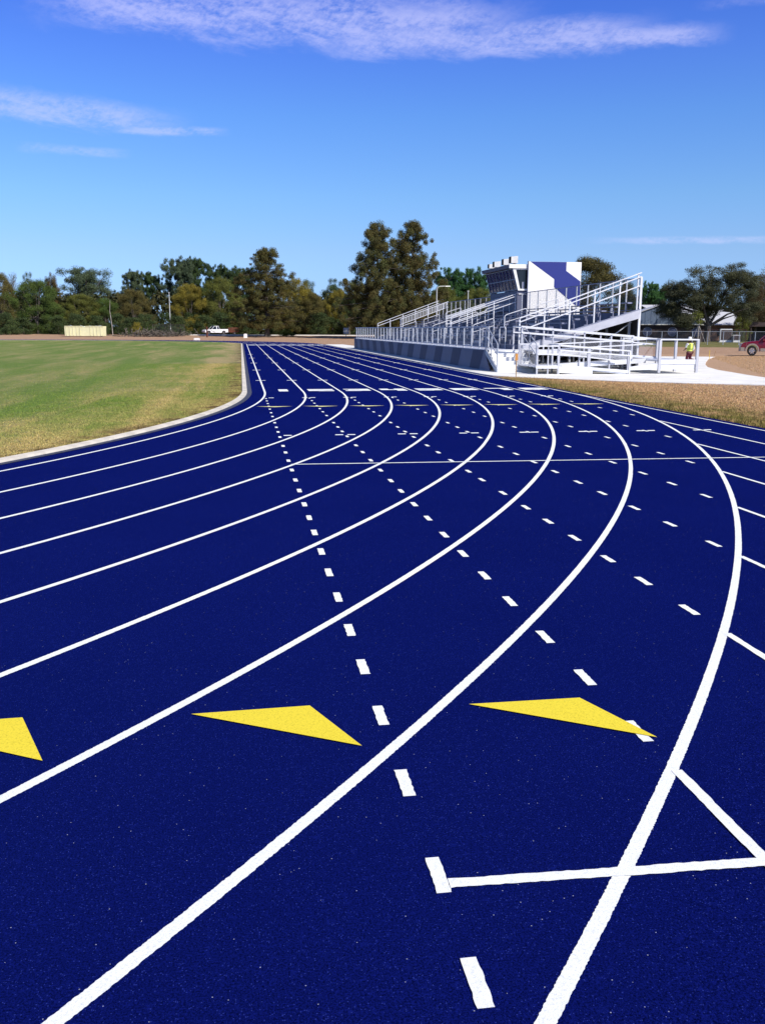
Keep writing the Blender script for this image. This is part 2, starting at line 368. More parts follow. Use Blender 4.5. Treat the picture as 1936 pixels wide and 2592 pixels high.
# ------------------------------------------------------------------ ground
RI, LW = 31.0713, 1.07
LO = [-.0024, .0128, .0093, 0, -.0069, -.0156, -.0206, .0028, .0252]       # hand-set line radii
XO = [-.035, .005, .0186, .0253, .005, -.004, -.005, -.011, -.006]
YT = 83.0                    # far tangent
xs = sorted(set([-900, -500, -300, -200]+list(range(-150, 200, 10))+[200, 260, 350, 500, 900]))
ys = sorted(set([-300, -120, -60]+list(range(-40, 240, 8))+[240, 280, 400, 700, 1500]))
g = MB()
for y in ys:
    for x in xs: g.v.append((x, y, gh(x, y)-0.012))
nx = len(xs)
for j in range(len(ys)-1):
    for i in range(nx-1): a = j*nx+i; g.f.append((a, a+1, a+nx+1, a+nx)); g.m.append(0)
tag(g.build('ground', M_OUT), kind='structure')

def stad(r, n0=160, z=0.0, ext=None):      # stadium outline, ccw, from near bend
    p = []
    for i in range(n0+1): a = -PI+PI*i/n0; p.append((r*math.cos(a), r*math.sin(a), z))
    for i in range(n0+1): a = PI*i/n0; p.append((r*math.cos(a), YT+r*math.sin(a), z))
    return p
def ring(mb, r0, r1, z, n=160):
    a = stad(r0, n, z); b = stad(r1, n, z); k = len(a); s = len(mb.v); mb.v += a+b
    for i in range(k):
        j = (i+1) % k; mb.f.append((s+i, s+k+i, s+k+j, s+j)); mb.m.append(mb.mi)
inf = MB(); inf.poly(stad(30.45, 160, 0.02)); tag(inf.build('grass_field', M_IN), kind='structure')

trk = MB(); ring(trk, 30.70, RI+8*LW+0.22, 0.0, 200)
trk_o = tag(trk.build('running_track', M_TRACK), kind='structure')
ch = MB(); ch.poly([(20, -70, -0.0018), (39.86, -70, -0.0018), (39.86, 30, -0.0018), (39.0, 30, -0.0018), (38.8, 0, -0.0018), (31, -10, -.0018)])
ch.build('sprint_chute', M_TRACK, trk_o)
kb = MB()
for r0, r1, z0, z1 in ((30.44, 30.575, -0.01, 0.045),):
    a0 = stad(r0, 200, z0); a1 = stad(r0, 200, z1); b1 = stad(r1, 200, z1-.008); b0 = stad(r1, 200, z0); k = len(a0)
    s = len(kb.v); kb.v += a0+a1+b1+b0
    for q in range(3):
        for i in range(k): j = (i+1) % k; kb.f.append((s+q*k+i, s+q*k+j, s+(q+1)*k+j, s+(q+1)*k+i)); kb.m.append(0)
tag(kb.build('kerb', M_KERB), kind='structure')
dr = MB(); ring(dr, 30.573, 30.705, 0.006, 200); tag(dr.build('drain_strip', M_DRAIN), kind='structure')

# ------------------------------------------------------------------ painted markings (parts of the track)
LWD = 0.0255
def strip(pts, hw, z, jit=0.0, seed=0):
    rnd = random.Random(seed); mb = MB(); P = [Vector((a, b, 0)) for a, b in pts]; L = []
    for i, p in enumerate(P):
        d = (P[min(i+1, len(P)-1)]-P[max(i-1, 0)]).normalized(); n = Vector((-d.y, d.x, 0))
        a = p+n*(hw+rnd.uniform(-jit, jit)); b = p-n*(hw+rnd.uniform(-jit, jit)); L.append((a, b))
    for a, b in L: mb.v += [(a.x, a.y, z), (b.x, b.y, z)]
    for i in range(len(L)-1): mb.f.append((2*i, 2*i+1, 2*i+3, 2*i+2)); mb.m.append(0)
    return mb
for k in range(9):
    r = RI+k*LW+LO[k]; pts = []
    # near part in short steps so the sprayed edge is slightly ragged, the rest coarse
    a = -PI
    step = 0.008/r if k >= 5 else 0.05/r
    near0, near1 = (-1.15, -0.42) if k < 8 else (-0.80, -0.30)
    while a < 0:
        pts.append((r*math.cos(a), r*math.sin(a))); a += step if near0 < a < near1 else 0.010
    pts.append((r, 0)); pts += [(r, y) for y in range(2, int(YT), 3)]
    for i in range(121): b = PI*i/120; pts.append((r*math.cos(b), YT+r*math.sin(b)))
    pts.append((-r, 0))
    strip(pts, LWD, 0.002, 0.0019 if k >= 7 else 0.0016 if k >= 5 else 0.0008, k).build('lane_line', M_WHITE, trk_o)
    x = RI+k*LW+XO[k]
    if k >= 1:
        y0 = 0.0 if k == 8 else -math.sqrt((RI+8*LW+.024)**2-(x-.026)**2)
        n = int((60+y0)/0.03) if k <= 3 else int((60+y0)/0.5)
        strip([(x, y0-(60+y0)*i/n) for i in range(n+1)], LWD*0.92, 0.0034, 0.0022 if k < 4 else .001, 50+k).build('sprint_lane_line', M_WHITE, trk_o)
ROWS = {0: [-2.71, -3.51, -4.34, -5.12, -5.9, -6.8, -7.66, -8.93, -9.76, -10.54, -11.31, -12.49, -13.25, -14.1, -14.95, -15.74, -16.47, -17.29, -17.97, -18.62, -19.33, -19.98, -20.62, -21.31, -21.98, -22.62, -23.2, -23.83, -24.34],
        1: [-2.69, -3.53, -4.34, -5.1, -5.89, -6.69, -7.57, -9.05, -9.84, -10.58, -11.34, -12.55, -13.35, -14.2, -15.1, -15.93, -16.64, -17.43, -18.14, -18.86, -19.55, -20.22, -20.87, -21.59, -22.23, -22.88],
        2: [-2.7, -3.49, -4.28, -5.03, -6.01, -6.84, -7.75, -9.14, -9.96, -10.74, -11.56, -12.69, -13.51, -14.35, -15.33, -16.0, -16.91, -17.74, -18.43, -19.13, -19.87, -20.52, -21.21],
        3: [-2.7, -3.58, -4.5, -5.3, -6.24, -7.11, -7.97, -9.31, -10.12, -10.9, -11.76, -12.99, -13.81, -14.64, -15.5, -16.32, -17.06, -17.91, -18.7, -19.5],
        4: [-2.7, -3.6, -4.44, -5.3, -6.26, -7.16, -8.09, -9.4, -10.21, -11.05, -11.93, -13.05, -13.91, -14.8, -15.76, -16.56, -17.37]}
ROWS[0] = [v for v in ROWS[0] if abs(v+21.98) > .02 and abs(v+22.62) > .02]+[-21.92, -22.55]
base_rows = [-2.7, -3.6, -4.44, -5.3, -6.3, -7.2, -8.1, -9.4, -10.25, -11.1, -12.0, -13.1, -14.0, -14.9]
ROWS[5] = base_rows[:]; ROWS[6] = base_rows[:11]; ROWS[7] = base_rows[:7]
for k, ys_ in ROWS.items():
    x = RI+k*LW+XO[k]
    for y in ys_:
        if x*x+y*y > (RI+8*LW-0.15)**2: continue
        hl = 0.108 if y > -23.5 else 0.100
        rnd = random.Random(int(y*1000)+k)
        n = 10; mb = MB(); e = [(x-LWD*.95+rnd.uniform(-.0026, .0026), y-hl+2*hl*i/n) for i in range(n+1)]; f = [(x+LWD*.95+rnd.uniform(-.0026, .0026), y-hl+2*hl*i/n) for i in range(n+1)]
        for i in range(n): mb.poly([(*e[i], .0034), (*f[i], .0034), (*f[i+1], .0034), (*e[i+1], .0034)])
        mb.build('dash_mark', M_WHITE, trk_o)
# start lines
def tline(y0, slope, x0, x1, hw):
    n = int((x1-x0)/0.02); return strip([(x0+(x1-x0)*i/n, y0+slope*(x0+(x1-x0)*i/n-RI)) for i in range(n+1)], hw, 0.0050, .0026, int(-y0))
tline(-14.46, -.020, RI-.02, RI+8*LW+.02, .024).build('start_line', M_WHITE, trk_o)
tline(-23.885, -.030, RI-.0105, RI+8*LW, .024).build('start_line', M_WHITE, trk_o)
# hurdle ticks
for y in (-11.1, -2.5, 5.7, 13.9, 22.2, 30.5, 38.8):
    for k in range(8 if y > -12 else 0):
        x = RI+k*LW
        a = 0.0 if k == 0 and y < 0 else -.17
        if a: MB().box(x-.17, x-.035, y-.02, y+.02, .001, .009).build('hurdle_tick', M_WHITE, trk_o)
        MB().box(x+.035, x+.17, y-.02, y+.02, .001, .009).build('hurdle_tick', M_WHITE, trk_o)
# yellow exchange-zone triangles
for P in ([(30.17, -22.42), (30.72, -22.40), (30.91, -22.86)], [(31.47, -22.49), (32.02, -22.49), (32.20, -22.96)], [(28.85, -22.37), (29.41, -22.35), (29.59, -22.81)]):
    mb = MB(); mb.poly([(a, b, .0066) for a, b in reversed(P)]); mb.build('yellow_triangle', M_YEL, trk_o)
for k in range(8):
    x = RI+k*LW+.09
    mb = MB(); mb.poly([(x-.42, -5.16, .0066), (x, -5.40, .0066), (x+.41, -5.20-.012*k, .0066), (x, -5.19, .0066)]); mb.build('yellow_triangle', M_YELP, trk_o)
# lane numbers in front of the tangent, heavy block digits
SEG = {1: [(.3, 0, .66, 1)],
       2: [(0, .78, 1, 1), (.62, .39, 1, 1), (0, .39, 1, .62), (0, 0, .38, .62), (0, 0, 1, .22)],
       3: [(0, .78, 1, 1), (.62, 0, 1, 1), (.15, .39, 1, .61), (0, 0, 1, .22)],
       4: [(0, .4, .36, 1), (.6, 0, 1, 1), (0, .36, 1, .58)],
       5: [(0, .78, 1, 1), (0, .39, .38, 1), (0, .39, 1, .62), (.62, 0, 1, .62), (0, 0, 1, .22)],
       6: [(0, 0, .38, 1), (0, .78, 1, 1), (0, .39, 1, .61), (.62, 0, 1, .61), (0, 0, 1, .22)],
       7: [(0, .76, 1, 1), (.58, 0, .96, 1)],
       8: [(0, 0, .38, 1), (.62, 0, 1, 1), (0, .78, 1, 1), (0, .39, 1, .61), (0, 0, 1, .22)]}
for k in range(8):
    x0 = RI+k*LW+LW*.5-.35; y0 = .05
    mb = MB()
    for q, (a, b, c, d) in enumerate(SEG[k+1]):
        mb.box(x0+a*.74, x0+c*.74, y0+b*.82, y0+d*.82, .001, .0055+q*.0006)
    mb.build('lane_number', M_WHITE, trk_o)
# markings across the far end of the straight
for y, x0, x1 in ((74.5, RI, RI+8*LW), (79.0, RI, RI+8*LW)):
    MB().box(x0, x1, y-.06, y+.06, .001, .0095).build('finish_line', M_WHITE, trk_o)
for k in range(8):
    MB().box(RI+k*LW+.2, RI+k*LW+.85, 76, 76.9, .001, .0105).build('lane_number', M_WHITE, trk_o)

# ------------------------------------------------------------------ concrete
def slab(name, pts, z0, z1, m):
    mb = MB(); mb.prism(pts, lambda a, b, t: (a, b, t), z0, z1); return tag(mb.build(name, m), kind='structure')
slab('concrete_path', [(39.90, 80), (39.90, 9.6), (40.0, 8.1), (40.55, 7.0), (41.6, 5.85), (43.3, 4.05), (45.1, 2.75), (47.25, 1.45), (50.3, -.3), (56, -3.6), (62, -7), (64, -3.6), (57.5, 0.4), (52.5, 2.4),
                       (50.6, 3.4), (49.9, 4.0), (49.75, 4.9), (50.0, 6.4), (50.35, 7.9), (50.95, 10.2), (51.5, 12.4), (52.6, 15.4), (54.1, 18.5), (56.4, 22.8), (59.4, 28.2), (61.8, 31.9), (58.4, 32.6), (53.3, 27), (49.5, 24), (49, 58), (42.6, 59), (41.9, 80)], -.05, .018, M_CONC)
jb = MB()
for yy in range(11, 78, 3): jb.box(39.92, 40.86, yy-.012, yy+.012, .0185, .0215)
for q in range(9):
    a = Vector((41.2+q*1.45, 6.4-q*1.12, .02)); jb.bar(a, a+Vector((2.2, 2.9, 0)), .02, .004)
jo = jb.build('expansion_joint', M_KERB, bpy.data.objects['concrete_path'])
slab('far_path', [(14, 164), (60, 160), (120, 150), (120, 152.6), (60, 162.6), (14, 166.6)], .40, .555, M_CONC)

# ------------------------------------------------------------------ grass blades (beside kerb and at right)
def blades(name, n, fn, m, hmin, hmax, seed):
    rng = np.random.default_rng(seed); P = fn(rng, n); n = len(P)
    a = rng.uniform(0, 2*PI, n); h = rng.uniform(hmin, hmax, n); wd = rng.uniform(.004, .010, n); lean = rng.uniform(-.6, .6, (n, 2))*h[:, None]
    V = np.zeros((n, 3, 3)); V[:, :, :2] = P[:, None, :2]; V[:, :, 2] = P[:, None, 2]
    V[:, 0, 0] += np.cos(a)*wd; V[:, 0, 1] += np.sin(a)*wd; V[:, 1, 0] -= np.cos(a)*wd; V[:, 1, 1] -= np.sin(a)*wd
    V[:, 2, :2] += lean; V[:, 2, 2] += h
    me = bpy.data.meshes.new(name); me.vertices.add(3*n); me.vertices.foreach_set('co', V.reshape(-1))
    me.loops.add(3*n); me.loops.foreach_set('vertex_index', np.arange(3*n, dtype=np.int32)); me.polygons.add(n)
    me.polygons.foreach_set('loop_start', np.arange(0, 3*n, 3, dtype=np.int32)); me.polygons.foreach_set('loop_total', np.full(n, 3, dtype=np.int32))
    at_ = me.attributes.new('tone', 'FLOAT', 'FACE'); at_.data.foreach_set('value', rng.uniform(0, 1, n).astype(np.float32))
    me.materials.append(m); me.update(); me.validate(); o = bpy.data.objects.new(name, me); C.objects.link(o)
    return tag(o, kind='stuff')
def f_in(rng, n):
    a = rng.uniform(-.80, 0.35, n); d = rng.exponential(2.2, n); r = 30.42-d
    y = np.where(a < 0, r*np.sin(a), a*60); x = np.where(a < 0, r*np.cos(a), r)
    return np.stack([x, y, np.full(n, .018)], 1)[r > 15]
tag(blades('grass', 260000, f_in, M_INB, .010, .028, 1), 'short mown turf, green turning to straw by the kerb', 'grass')
def f_out(rng, n):
    x = 39.9+rng.exponential(3.0, n); y = rng.uniform(-14, 7, n)
    e = np.where(x < 47.5, 7.9-(x-40)*.92, 0.8-(x-47.5)*.6); ok = (y < e) & (x < 62)
    return np.stack([x, y, np.full(n, -.012)], 1)[ok]
tag(blades('grass', 160000, f_out, M_OUTB, .012, .045, 2), 'rough straw and green grass between the track and the pale path', 'grass')
def f_r(rng, n):
    x = rng.uniform(50, 82, n); y = rng.uniform(-6, 34, n); e = np.where(y < 4, 52.5+(2-y)*1.4, 50.2+(y-6)*.43); ok = x > e
    return np.stack([x, y, np.full(n, -.012)], 1)[ok]
tag(blades('grass', 150000, f_r, M_OUTB, .015, .06, 4), 'short dead grass on the dirt right of the curving path', 'grass')
def f_edge(rng, n):
    x = 39.88+rng.exponential(.35, n); y = rng.uniform(-16, 7, n); return np.stack([x, y, np.full(n, -.012)], 1)
tag(blades('weeds', 16000, f_edge, M_OUTB, .03, .09, 3), 'longer weeds along the outer edge of the track', 'weeds')

# ------------------------------------------------------------------ grandstand
G = thing('grandstand', 'long aluminium grandstand with white guard rails and a striped skirt facing the track', 'grandstand', (40.65, 12.5, 0))
GY0, GY1, GX0, RUN, RISE, NR = 12.5, 54.95, 42.4, 0.60, 0.18, 9
GXB = GX0+RUN*NR
def dz(x): return .9+RISE*(1+(x-GX0)/RUN) if x > GX0 else .9
MB().box(40.98, GX0-.012, 12.32, 59.75, .83, .90).build('walkway_deck', M_ALU, G)
AISLE = [(20.3, 21.6), (30.5, 32.3), (42.4, 43.7)]
SEC = [(12.62, 20.2), (21.7, 30.4), (32.4, 42.3), (43.8, 54.8)]
for i in range(NR):
    x0 = GX0+RUN*i; z = .9+RISE*(i+1)
    mb = MB()
    for q in range(2): mb.box(x0+.004+q*.303, x0+.298+q*.303, GY0, GY1, z-.04, z)
    mb.build('tread', M_SEAT, G)
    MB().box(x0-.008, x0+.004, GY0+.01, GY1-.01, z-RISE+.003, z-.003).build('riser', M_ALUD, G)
    for a, b in SEC:
        mb = MB(); mb.box(x0+.20, x0+.45, a, b, z+.40, z+.44)
        y = a+.35
        while y < b: mb.box(x0+.29, x0+.34, y, y+.04, z, z+.398); y += 1.75
        mb.box(x0+.22, x0+.43, a-.02, a-.003, z+.375, z+.445)
        mb.build('bench', M_SEAT, G)
    for a, b in AISLE[:]:
        MB().box(x0-.26, x0-.01, a+.05, b-.05, z-RISE, z-RISE/2).build('aisle_step', M_ALU, G)
# skirt along the track
mb = MB(); mb.prism([(11.45, .0), (59.75, .0), (59.75, .87), (12.45, .87)], lambda a, b, t: (t, a, b), 40.90, 40.94); sk = mb.build('skirt', M_SKIRT, G)
k = 0; y = 13.5
while y < 59.2:
    lean = .75 if y < 35.2 else -.75
    a = y-.92; b = y+.92; c = b+lean*.9; d = a+lean
    a, b, c, d = [min(v, 59.70) for v in (a, b, c, d)]
    mb = MB(); mb.prism([(a, .865), (b, .865), (c, .005), (d, .005)], lambda p, q, t: (t, p, q), 40.894, 40.899); mb.build('blue_stripe', M_SKIRT2, sk)
    y += 4.13
MB().box(40.894, 40.96, 12.4, 59.75, .872, .90).build('skirt_cap', M_ALU, G)
mb = MB(); mb.prism([(59.71, 0), (59.75, 0), (59.75, .87), (59.71, .87)], lambda a, b, t: (t, a, b), 40.96, GX0); mb.build('end_panel', M_SKIRT, G)
# front rail
mb = MB(); mb.tube([(41.02, 12.2, 1.86), (41.02, 59.70, 1.86)], .028, 8).build('front_top_rail', M_POST, G)
MB().tube([(41.02, 12.1, 1.0), (41.02, 59.70, 1.0)], .022, 6).build('front_bottom_rail', M_POST, G)
y = 12.25
while y < 59.75:
    mb = MB(); mb.box(40.99, 41.05, y-.03, y+.03, .901, 1.84); mb.box(41.052, 41.082, y+.10, y+.13, .901, 1.83) ; mb.build('front_post', M_POST, G); y += 1.5
mb = MB(); mb.poly([(41.00, 12.1, 1.0), (41.00, 59.70, 1.0), (41.00, 59.70, 1.84), (41.00, 12.1, 1.84)]).build('front_mesh', M_LINK, G)
def guard(name, yv, x0, x1, posts, h0=1.15, h1=1.5, rails=(0, .17, .55), th=.055, thick_end=True, m=M_RAIL):
    def hh(x): return dz(x0)+h0+(dz(x1)+h1-dz(x0)-h0)*(x-x0)/(x1-x0)
    for d in rails:
        MB().bar((x0, yv, hh(x0)-d), (x1, yv, hh(x1)-d), th, th*.8).build(name+'_rail', m, G)
    for x in posts:
        MB().box(x-.03, x+.03, yv+.03, yv+.085, dz(x)-.22, hh(x)+.02).build(name+'_post', m, G)
guard('side_guard', 12.40, 42.42, GXB+.1, [42.45, 43.56, 44.7, 45.82, 46.96, 47.78])
guard('side_guard', 55.07, 42.42, GXB+.1, [42.45, 43.56, 44.7, 45.82, 46.96, 47.78], rails=(0, .22))
guard('inner_guard', 30.7, 43.5, GXB, [43.55, 44.9, 46.3, 47.7], 1.15, 1.3, (0, .14, .5))
guard('inner_guard', 32.0, 43.5, GXB, [43.55, 44.9, 46.3, 47.7], 1.15, 1.3, (0, .14, .5))
# far picketed guard
guard('picket_guard', 50.7, 43.7, GXB, [43.75, 47.7], 1.1, 1.35, (0, .45))
mb = MB(); x = 43.8
while x < GXB-.1:
    zt = dz(43.7)+1.1+(dz(GXB)+1.35-dz(43.7)-1.1)*(x-43.7)/(GXB-43.7); mb.box(x-.018, x+.018, 50.66, 50.69, zt-.44, zt-.02); x += .13
mb.build('picket_panel', M_RAIL, G)
def loop(y, x0, x1, zup=.88):
    za, zb = dz(x0)+zup, dz(x1)+zup; r = .1
    P = [(x0, y, dz(x0)-.1), (x0, y, za-r), (x0+r*.3, y, za-r*.3), (x0+r, y, za+.02), (x1-r, y, zb-.02), (x1-r*.3, y, zb-r*.3), (x1, y, zb-r), (x1, y, dz(x1)-.1)]
    mb = MB(); mb.tube(P, .024, 6); mb.tube([(x0, y, za-.38), (x1, y, zb-.38)], .018, 6); mb.build('aisle_handrail', M_RAIL, G)
for y in (20.95, 43.0, 31.4):
    for a, b in ((42.5, 43.63), (44.2, 45.4), (45.9, 47.1)): loop(y, a, b)
# short rails between walkway and seats
for a, b in ((14.3, 15.3), (17.2, 18.4), (24.0, 25.2), (27.0, 28.2), (36.0, 37.2), (39.0, 40.2), (47.0, 48.2)):
    mb = MB(); mb.tube([(42.36, a, .9), (42.36, a, 1.78), (42.36, a+.08, 1.86), (42.36, b-.08, 1.86), (42.36, b, 1.78), (42.36, b, .9)], .024, 6); mb.tube([(42.36, a, 1.4), (42.36, b, 1.4)], .02, 6)
    mb.build('walkway_rail', M_RAIL, G)
# back guard with woven wire
for a, b in ((12.45, 30.2), (37.3, 55.0)):
    MB().tube([(47.90, a, 4.0), (47.90, b, 4.0)], .024, 6).build('back_top_rail', M_FRAME, G)
    MB().tube([(47.90, a, 2.62), (47.90, b, 2.62)], .02, 6).build('back_bottom_rail', M_FRAME, G)
    n = round((b-a)/1.6)
    for q in range(n+1):
        y = a+(b-a)*q/n; MB().box(47.92, 47.98, y-.03, y+.03, 2.2, 4.0).build('back_post', M_POST, G)
    MB().poly([(47.89, a, 2.62), (47.89, b, 2.62), (47.89, b, 3.98), (47.89, a, 3.98)]).build('back_mesh', M_LINKD2, G)
# stringers, frames and ties below the seats
for yv in (12.36, 55.0):
    mb = MB(); mb.prism([(GX0, .80), (GX0+.4, .84), (GXB+.1, dz(GXB)-.44), (GXB+.12, dz(GXB)-.05), (GX0+.05, 1.05), (GX0, 1.02)], lambda a, b, t: (a, t, b), yv, yv+.10)
    mb.build('side_stringer', M_POSTW, G)
    MB().bar((GX0+.1, yv-.012, 1.06), (GXB+.1, yv-.012, dz(GXB)-.04), .02, .03).build('stringer_edge', M_FRAME, G)
y = 13.2
while y < 54.6:
    mb = MB()
    mb.box(GXB-.06, GXB+.04, y-.05, y+.05, .018, dz(GXB)-.25); mb.box(45.0, 45.09, y-.045, y+.045, .018, dz(45)-.25); mb.box(42.45, 42.53, y-.04, y+.04, .018, .84)
    mb.bar((42.5, y, .76), (GXB, y, dz(GXB)-.33), .06, .14); mb.bar((42.5, y, .12), (GXB, y, .12), .06, .08); mb.bar((42.5, y, .12), (45.05, y, 1.3), .04); mb.bar((45.05, y, .12), (47.9, y, 2.1), .04)
    mb.build('frame', M_POST, G); y += 2.6
MB().box(48.0, 48.02, 12.5, 54.9, .02, 2.45).build('added_dark_screen', M_DARK, G)  # dark sheet added to keep the shaded space below the seats black
MB().box(47.86, 47.95, 12.37, 12.46, .018, 4.05).build('corner_post', M_RAIL, G)
# concrete-coloured aluminium steps up to the walkway
for i in range(6):
    y = 10.45+.30*i; z1 = .15*(i+1)
    mb = MB(); mb.box(40.98, 42.50, y, y+.30 if i < 5 else 12.30, z1-.035, z1); mb.box(40.98, 42.50, y+.012, y+.03, z1-.15, z1-.038); mb.build('stair_step', M_STEP, G)
for x in (40.90, 42.52):
    mb = MB(); mb.prism([(10.38, .02), (10.6, .02), (12.32, .72), (12.32, .9), (12.2, .9), (10.38, .16)], lambda a, b, t: (t, a, b), x, x+.05); mb.build('stair_stringer', M_POST, G)
for x in (40.93, 42.60):
    mb = MB(); mb.tube([(x, 10.45, .02), (x, 10.45, 1.12), (x, 10.53, 1.2), (x, 12.18, 1.86), (x, 12.34, 1.86), (x, 12.34, .9)], .026, 8)
    mb.tube([(x, 10.45, .72), (x, 12.2, 1.42)], .022, 6); mb.tube([(x, 11.4, .42), (x, 11.4, 1.52)], .022, 6); mb.build('stair_handrail', M_POST, G)

G.location.y += .55
# ------------------------------------------------------------------ access ramp
RP = thing('access_ramp', 'white switchback ramp with double handrails beside the grandstand steps', 'ramp', (45, 9, 0))
def rail_line(pts, name, w_=.055, h_=.05): 
    mb = MB()
    for a, b in zip(pts, pts[1:]): mb.bar(a, b, w_, h_)
    mb.build(name, M_RAIL, RP)
def rpost(x, y, z0, z1, w_=.085): 
    MB().box(x-w_/2, x+w_/2, y-w_/2, y+w_/2, z0, z1).build('ramp_post', M_POSTW, RP)
ZL, ZR = .33, .55
def slope(x0, z0, x1, z1, y0, y1, nm):
    mb = MB(); mb.hexa([(x0, y0, z0-.05), (x1, y0, z1-.05), (x1, y1, z1-.05), (x0, y1, z0-.05), (x0, y0, z0), (x1, y0, z1), (x1, y1, z1), (x0, y1, z0)]); mb.build(nm, M_ALU, RP)
slope(42.62, .9, 48.75, ZR+.004, 9.98, 11.15, 'ramp_deck'); slope(43.3, ZL+.004, 47.10, ZR+.002, 8.66, 9.84, 'ramp_deck'); slope(43.0, ZL, 45.85, .03, 7.38, 8.52, 'ramp_deck')
MB().box(47.11, 48.75, 7.38, 9.97, ZR-.05, ZR).build('right_landing', M_ALU, RP)
MB().box(41.95, 43.29, 7.38 if 0 else 8.55, 9.84, ZL-.05, ZL).build('left_landing', M_ALU, RP)
MB().box(42.0, 42.99, 7.38, 8.53, ZL-.05, ZL).build('left_landing', M_ALU, RP)
MB().box(42.56, 44.2, 11.17, 12.30, .83, .90).build('upper_platform', M_ALU, RP)
# kick plates
def kick(x0, z0, x1, z1, y, dn=.26, up=.06, nm='kick_plate'):
    mb = MB(); mb.hexa([(x0, y, z0-dn), (x1, y, z1-dn), (x1, y+.02, z1-dn), (x0, y+.02, z0-dn), (x0, y, z0+up), (x1, y, z1+up), (x1, y+.02, z1+up), (x0, y+.02, z0+up)]); mb.build(nm, M_RAIL, RP)
kick(43.0, ZL, 45.85, .10, 7.35, .27 if 0 else .05, .06); kick(42.9, ZL-.02, 43.0+1.3, ZL-.10, 7.355, .24, .02)
kick(47.11, ZR, 48.75, ZR, 7.35, .15, .04); kick(47.2, ZR-.16, 48.7, ZR-.16, 7.38, .20, 0)
kick(43.3, ZL, 47.10, ZR, 8.63, .14, .05); kick(42.62, .9, 47.08, .643, 9.93, .16, .05); kick(42.62, .9, 48.75, ZR, 11.17, .16, .05)
mb = MB(); mb.hexa([(45.9, 7.36, .16), (47.11, 7.36, .19), (47.11, 7.5, .19), (45.9, 7.5, .16), (45.9, 7.36, .30), (47.11, 7.36, ZR-.1), (47.11, 7.5, ZR-.1), (45.9, 7.5, .30)]); mb.build('side_plate', M_RAIL, RP)
kick(41.95, ZL, 42.85, ZL, 7.35, .09, .03)
HR = .83
# rails, front (lowest) run
rail_line([(42.9, 7.36, ZL+HR), (45.85, 7.36, .10+HR)], 'ramp_rail'); rail_line([(42.9, 7.36, ZL+HR-.19), (45.85, 7.36, .10+HR-.19)], 'ramp_rail')
rail_line([(43.0, 8.50, ZL+HR-.02), (45.85, 8.50, .08+HR)], 'ramp_rail'); rail_line([(43.0, 8.5, ZL+.5), (45.85, 8.5, .5)], 'ramp_rail')
rail_line([(45.85, 7.36, .10+HR), (45.85, 7.36, .03)], 'ramp_rail')
for x in (42.88, 44.12, 45.8): rpost(x, 7.40, .02, (ZL+(x-42.9)/2.55*(.10-ZL))+HR-.03)
for x in (43.0, 44.6): rpost(x, 8.50, .02, ZL+HR-.1, .06)
# middle run, rising to the right landing and round it
rail_line([(42.9, 8.60, ZL+HR+.01), (47.10, 8.60, ZR+HR), ], 'ramp_rail'); rail_line([(43.0, 8.60, ZL+HR-.2), (47.05, 8.60, ZR+HR-.2)], 'ramp_rail')
rail_line([(42.9, 7.46, ZL+HR+.012), (42.9, 8.60, ZL+HR+.012)], 'ramp_rail')
rail_line([(47.10, 7.36, ZR+HR), (48.75, 7.36, ZR+HR), (48.75, 11.15, ZR+HR), (47.10, 11.15, ZR+HR+.02)], 'landing_rail')
rail_line([(47.10, 8.55, ZR+HR-.003), (47.10, 7.36, ZR+HR-.003)], 'landing_rail')
for x, y in ((47.11, 7.38), (48.72, 7.38), (48.72, 11.1), (47.11, 11.1), (48.72, 9.3)): rpost(x, y, .06 if y < 8 and x > 47 else .02, ZR+HR-.02, .10)
for x in (44.2, 45.5): rpost(x, 8.62, .02, ZL+HR+(x-43)*.04, .06)
# upper run coming down from the walkway
for y in (9.95, 11.16):
    xe = 48.75 if y > 10 else 47.10; ze = 1.885-(xe-42.1)*.0785
    rail_line([(42.1, y, 1.885), (xe, y, ze)], 'ramp_rail', .06, .06); rail_line([(42.1, y, 1.885-.24), (xe, y, ze-.24)], 'ramp_rail')
    for x in (42.14, 43.5, 44.9, 46.1, 47.05): rpost(x, y+.04, .02, 1.885-(x-42.1)*.0785, .06)
rail_line([(42.1, 9.95, 1.887), (42.1, 11.16, 1.887)], 'ramp_rail')
for x0, x1, y, z0, z1, h in ((43.9, 45.2, 9.93, .72, .58, .85), (45.2, 47.0, 9.93, .58, .46, .82), (47.15, 48.7, 11.18, .46, .46, .8), (42.0, 42.85, 9.8, .3, .3, .8)):
    MB().poly([(x0, y, z0), (x1, y, z1), (x1, y, z1+h), (x0, y, z0+h)]).build('wire_panel', M_LINK, RP)
rail_line([(42.0, 9.86, ZL+HR), (42.88, 9.86, ZL+HR)], 'ramp_rail'); rpost(42.02, 9.86, .02, ZL+HR, .07); rpost(42.45, 7.40, .02, ZL+.75, .05)
rail_line([(42.0, 7.38, ZL+HR-.04), (42.88, 7.38, ZL+HR-.04)], 'ramp_rail')
rail_line([(42.0, 7.38, ZL+HR-.36), (42.88, 7.38, ZL+HR-.36)], 'ramp_rail'); rpost(42.0, 7.40, .02, ZL+HR-.04, .06)

RP.location.y += 1.62
